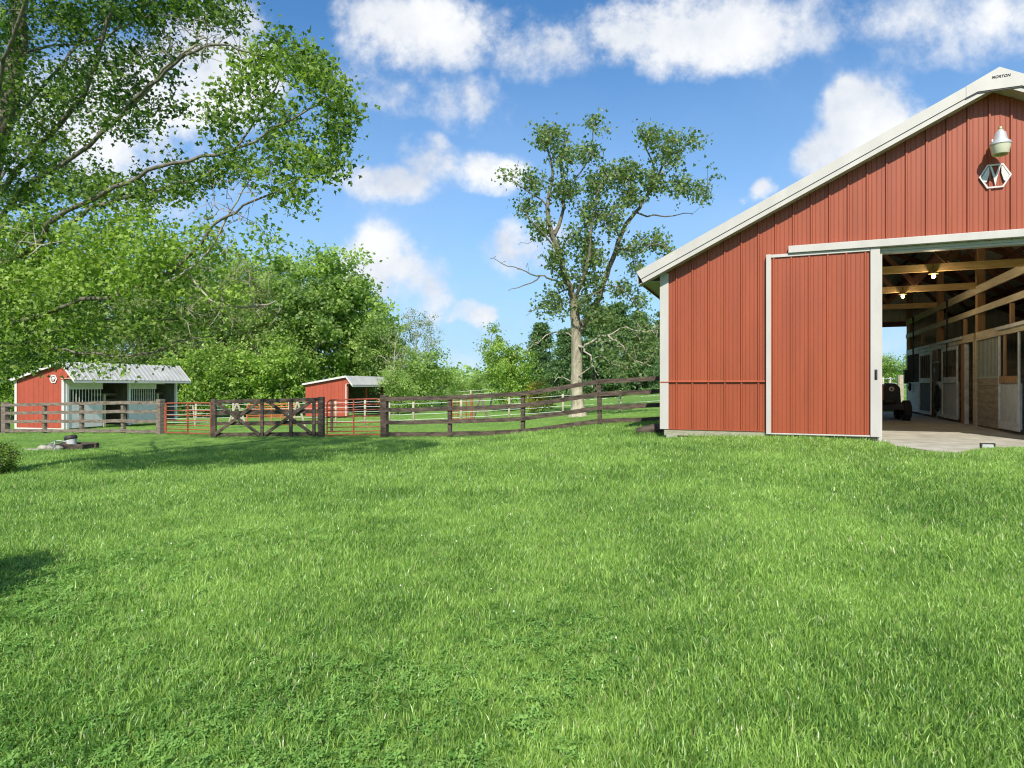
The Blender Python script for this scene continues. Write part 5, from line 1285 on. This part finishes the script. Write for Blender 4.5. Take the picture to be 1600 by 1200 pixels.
def clover_mesh(name, nb, rad, h0, h1, seed, flower=False):
    rng = np.random.default_rng(seed); V = []; T = []; tt = []
    for k in range(nb):
        a = rng.random()*6.283; r = rad*math.sqrt(rng.random()); z = rng.uniform(h0, h1); c = np.array((r*math.cos(a), r*math.sin(a), z)); ph = rng.random()*6.283; lf = rng.uniform(.008, .0135); tn = rng.random()*.9
        tilt = rng.normal(size=2)*.3
        for q in range(3):
            p = ph + q*2.094; i = len(V)
            for (dr, da) in ((0, 0), (.7, -.5), (1.15, -.28), (1.2, .0), (1.15, .28), (.7, .5)):
                x = lf*dr*1.0*math.cos(p+da*1.0); y = lf*dr*math.sin(p+da); V.append(c + np.array((x, y, tilt[0]*x + tilt[1]*y)))
            T += [(i, i+1, i+2), (i, i+2, i+3), (i, i+3, i+4), (i, i+4, i+5)]; tt += [tn]*6
    me = np_mesh(name, np.array(V), np.array(T), 'clover_leaf', np.array(tt)); return bpy.data.objects.new(name, me)
def scatter(name, P, rot, scl, idx, protos, label, cat):
    me = bpy.data.meshes.new(name); me.vertices.add(len(P)); me.vertices.foreach_set('co', P.astype(np.float32).ravel())
    a = me.attributes.new('rot', 'FLOAT_VECTOR', 'POINT'); a.data.foreach_set('vector', rot.astype(np.float32).ravel())
    a = me.attributes.new('scl', 'FLOAT', 'POINT'); a.data.foreach_set('value', scl.astype(np.float32))
    a = me.attributes.new('idx', 'INT', 'POINT'); a.data.foreach_set('value', idx.astype(np.int32))
    o = bpy.data.objects.new(name, me); COL.objects.link(o)
    ng = bpy.data.node_groups.new(name, 'GeometryNodeTree'); ng.interface.new_socket('Geometry', in_out='INPUT', socket_type='NodeSocketGeometry'); ng.interface.new_socket('Geometry', in_out='OUTPUT', socket_type='NodeSocketGeometry')
    N = ng.nodes; L = ng.links; gi = N.new('NodeGroupInput'); go = N.new('NodeGroupOutput')
    gi2 = N.new('GeometryNodeGeometryToInstance')
    for p in protos:
        oi = N.new('GeometryNodeObjectInfo'); oi.inputs['Object'].default_value = p; oi.inputs['As Instance'].default_value = False
        g1 = N.new('GeometryNodeGeometryToInstance') if False else None
        L.new(oi.outputs['Geometry'], gi2.inputs[0])
    ip = N.new('GeometryNodeInstanceOnPoints'); ip.inputs['Pick Instance'].default_value = True
    def attr(nm, ty):
        n = N.new('GeometryNodeInputNamedAttribute'); n.data_type = ty; n.inputs[0].default_value = nm; return n.outputs['Attribute']
    L.new(gi.outputs[0], ip.inputs['Points']); L.new(gi2.outputs[0], ip.inputs['Instance']); L.new(attr('idx', 'INT'), ip.inputs['Instance Index'])
    L.new(attr('rot', 'FLOAT_VECTOR'), ip.inputs['Rotation']); L.new(attr('scl', 'FLOAT'), ip.inputs['Scale']); L.new(ip.outputs[0], go.inputs[0])
    md = o.modifiers.new('scatter', 'NODES'); md.node_group = ng
    tag(o, label, cat, kind='stuff'); return o
def grass_points(y0, y1, dens, marg=.06, rng=RNG):
    X0 = -(y1*(.80 + marg) + 3.0); X1 = -X0; n = int((X1 - X0)*(y1 - y0)*dens); x = rng.uniform(X0, X1, n); y = rng.uniform(y0, y1, n)
    k = np.abs(x) < y*(.80 + marg) + 3.0; x, y = x[k], y[k]
    a, l = barn_ab(x, y); inb = (a > -.0) & (a < BW) & (l > .0) & (l < BL)
    # apron outline
    pa = np.array([p[0] for p in APR[:-1]] ); pl = np.array([p[1] for p in APR[:-1]])
    lim = np.interp(a, pa, pl, left=0, right=0); ap = (a > 3.80) & (a < 7.35) & (l > lim - .08 + rng.normal(size=len(l))*.03) & (l < .1)
    k = ~(inb | ap); return x[k], y[k]
def vnoise(x, y, s, seed):
    r = np.random.default_rng(seed); ph = r.uniform(0, 6.28, 8); an = r.uniform(0, 6.28, 8); fr = r.uniform(.6, 1.7, 8); return sum(np.sin((x*np.cos(q) + y*np.sin(q))*s*f + p) for q, f, p in zip(an, fr, ph)) / 8
def build_grass():
    rng = np.random.default_rng(3)
    protos = [blade_mesh('grass_tuft', 62, .062, .018, .046, .00145, 'grass_blade', 100+i, .75) for i in range(6)]
    protos += [blade_mesh('grass_tuft', 48, .056, .030, .062, .0017, 'grass_blade', 120+i, .6) for i in range(2)]
    far = [blade_mesh('grass_tuft', 60, .17, .03, .075, .0060, 'grass_blade', 140+i, .7) for i in range(4)]
    allp = protos + far
    X = []; Y = []; I = []; S = []
    for (y0, y1, dens, kind) in ((.4, 4.5, 900, 0), (4.5, 8, 640, 0), (8, 12, 380, 0), (8, 14, 50, 1), (12, 18, 90, 1), (12, 18, 120, 0), (18, 27, 70, 1), (27, 46, 16, 2)):
        x, y = grass_points(y0, y1, dens, rng=rng); n = len(x)
        if kind == 0:
            tall = vnoise(x, y, 1.3, 4) + rng.normal(size=n)*.35 > .58
            i = np.where(tall, rng.integers(6, 8, n), rng.integers(0, 6, n)); s = rng.uniform(.75, 1.2, n)*(1 + .18*vnoise(x, y, 2.2, 9)) * (.86 if y0 < 4 else 1.05 if y0 < 8 else 1.3)
        else: i = rng.integers(8, 12, n); s = rng.uniform(.8, 1.25, n)*(1.0 if kind == 1 else 1.6)
        X.append(x); Y.append(y); I.append(i); S.append(s)
    X = np.concatenate(X); Y = np.concatenate(Y); I = np.concatenate(I); S = np.concatenate(S); n = len(X); print('grass tufts', n)
    aa, ll = barn_ab(X, Y); lm = np.interp(aa, [p[0] for p in APR[:-1]], [p[1] for p in APR[:-1]], left=0, right=0); near = (aa > 3.5) & (aa < 7.6) & (ll < lm) & (ll > lm - .9); S = np.where(near, S*np.clip(.35 + .65*(lm - ll)/.9, .35, 1), S)
    Z = gz(X, Y, raw=False); rot = np.stack([rng.normal(size=n)*.12, rng.normal(size=n)*.12, rng.uniform(0, 6.283, n)], -1)
    scatter('lawn_grass', np.stack([X, Y, Z], -1), rot, S, I, allp, 'mown green grass covering the lawn in the foreground', 'grass')
    # clover
    cp = [clover_mesh('clover_tuft', 16, .06, .025, .055, 200+i) for i in range(4)]
    x, y = grass_points(1.6, 6.5, 420, rng=rng); m = vnoise(x, y, 1.1, 12)*1.2 - .22*x - .15*(y-2.5) + rng.normal(size=len(x))*.25 > .42; x, y = x[m], y[m]; n = len(x); print('clover', n)
    rot = np.stack([rng.normal(size=n)*.15, rng.normal(size=n)*.15, rng.uniform(0, 6.283, n)], -1)
    scatter('clover', np.stack([x, y, gz(x, y)], -1), rot, rng.uniform(.9, 1.4, n), rng.integers(0, 4, n), cp, 'low clover leaves spreading through the near lawn at lower left', 'clover')
    mb = MB(); x, y = grass_points(1.8, 12, .8, rng=rng); zz = gz(x, y)
    for a, b, c in zip(x, y, zz):
        r = random.uniform(.006, .010); h = random.uniform(.05, .08); i = len(mb.v)
        for th, ph in ((0, 0), *[(1, k*2.09) for k in range(3)], *[(2, k*2.09+1) for k in range(3)], (3, 0)):
            t = (0, .9, 2.0, 3.14)[th]; mb.v.append((a + r*math.sin(t)*math.cos(ph), b + r*math.sin(t)*math.sin(ph), c + h + r*math.cos(t)))
        for f in ((0,1,2),(0,2,3),(0,3,1),(1,4,2),(2,5,3),(3,6,1),(2,4,5),(3,5,6),(1,6,4),(4,7,5),(5,7,6),(6,7,4)): mb.f.append(tuple(i+q for q in f)); mb.m.append(0)
    o = mb.build('clover_flowers', 'clover_white', smooth=True); tag(o, 'scattered white clover blossoms in the lawn', 'flowers', kind='stuff')
build_grass()
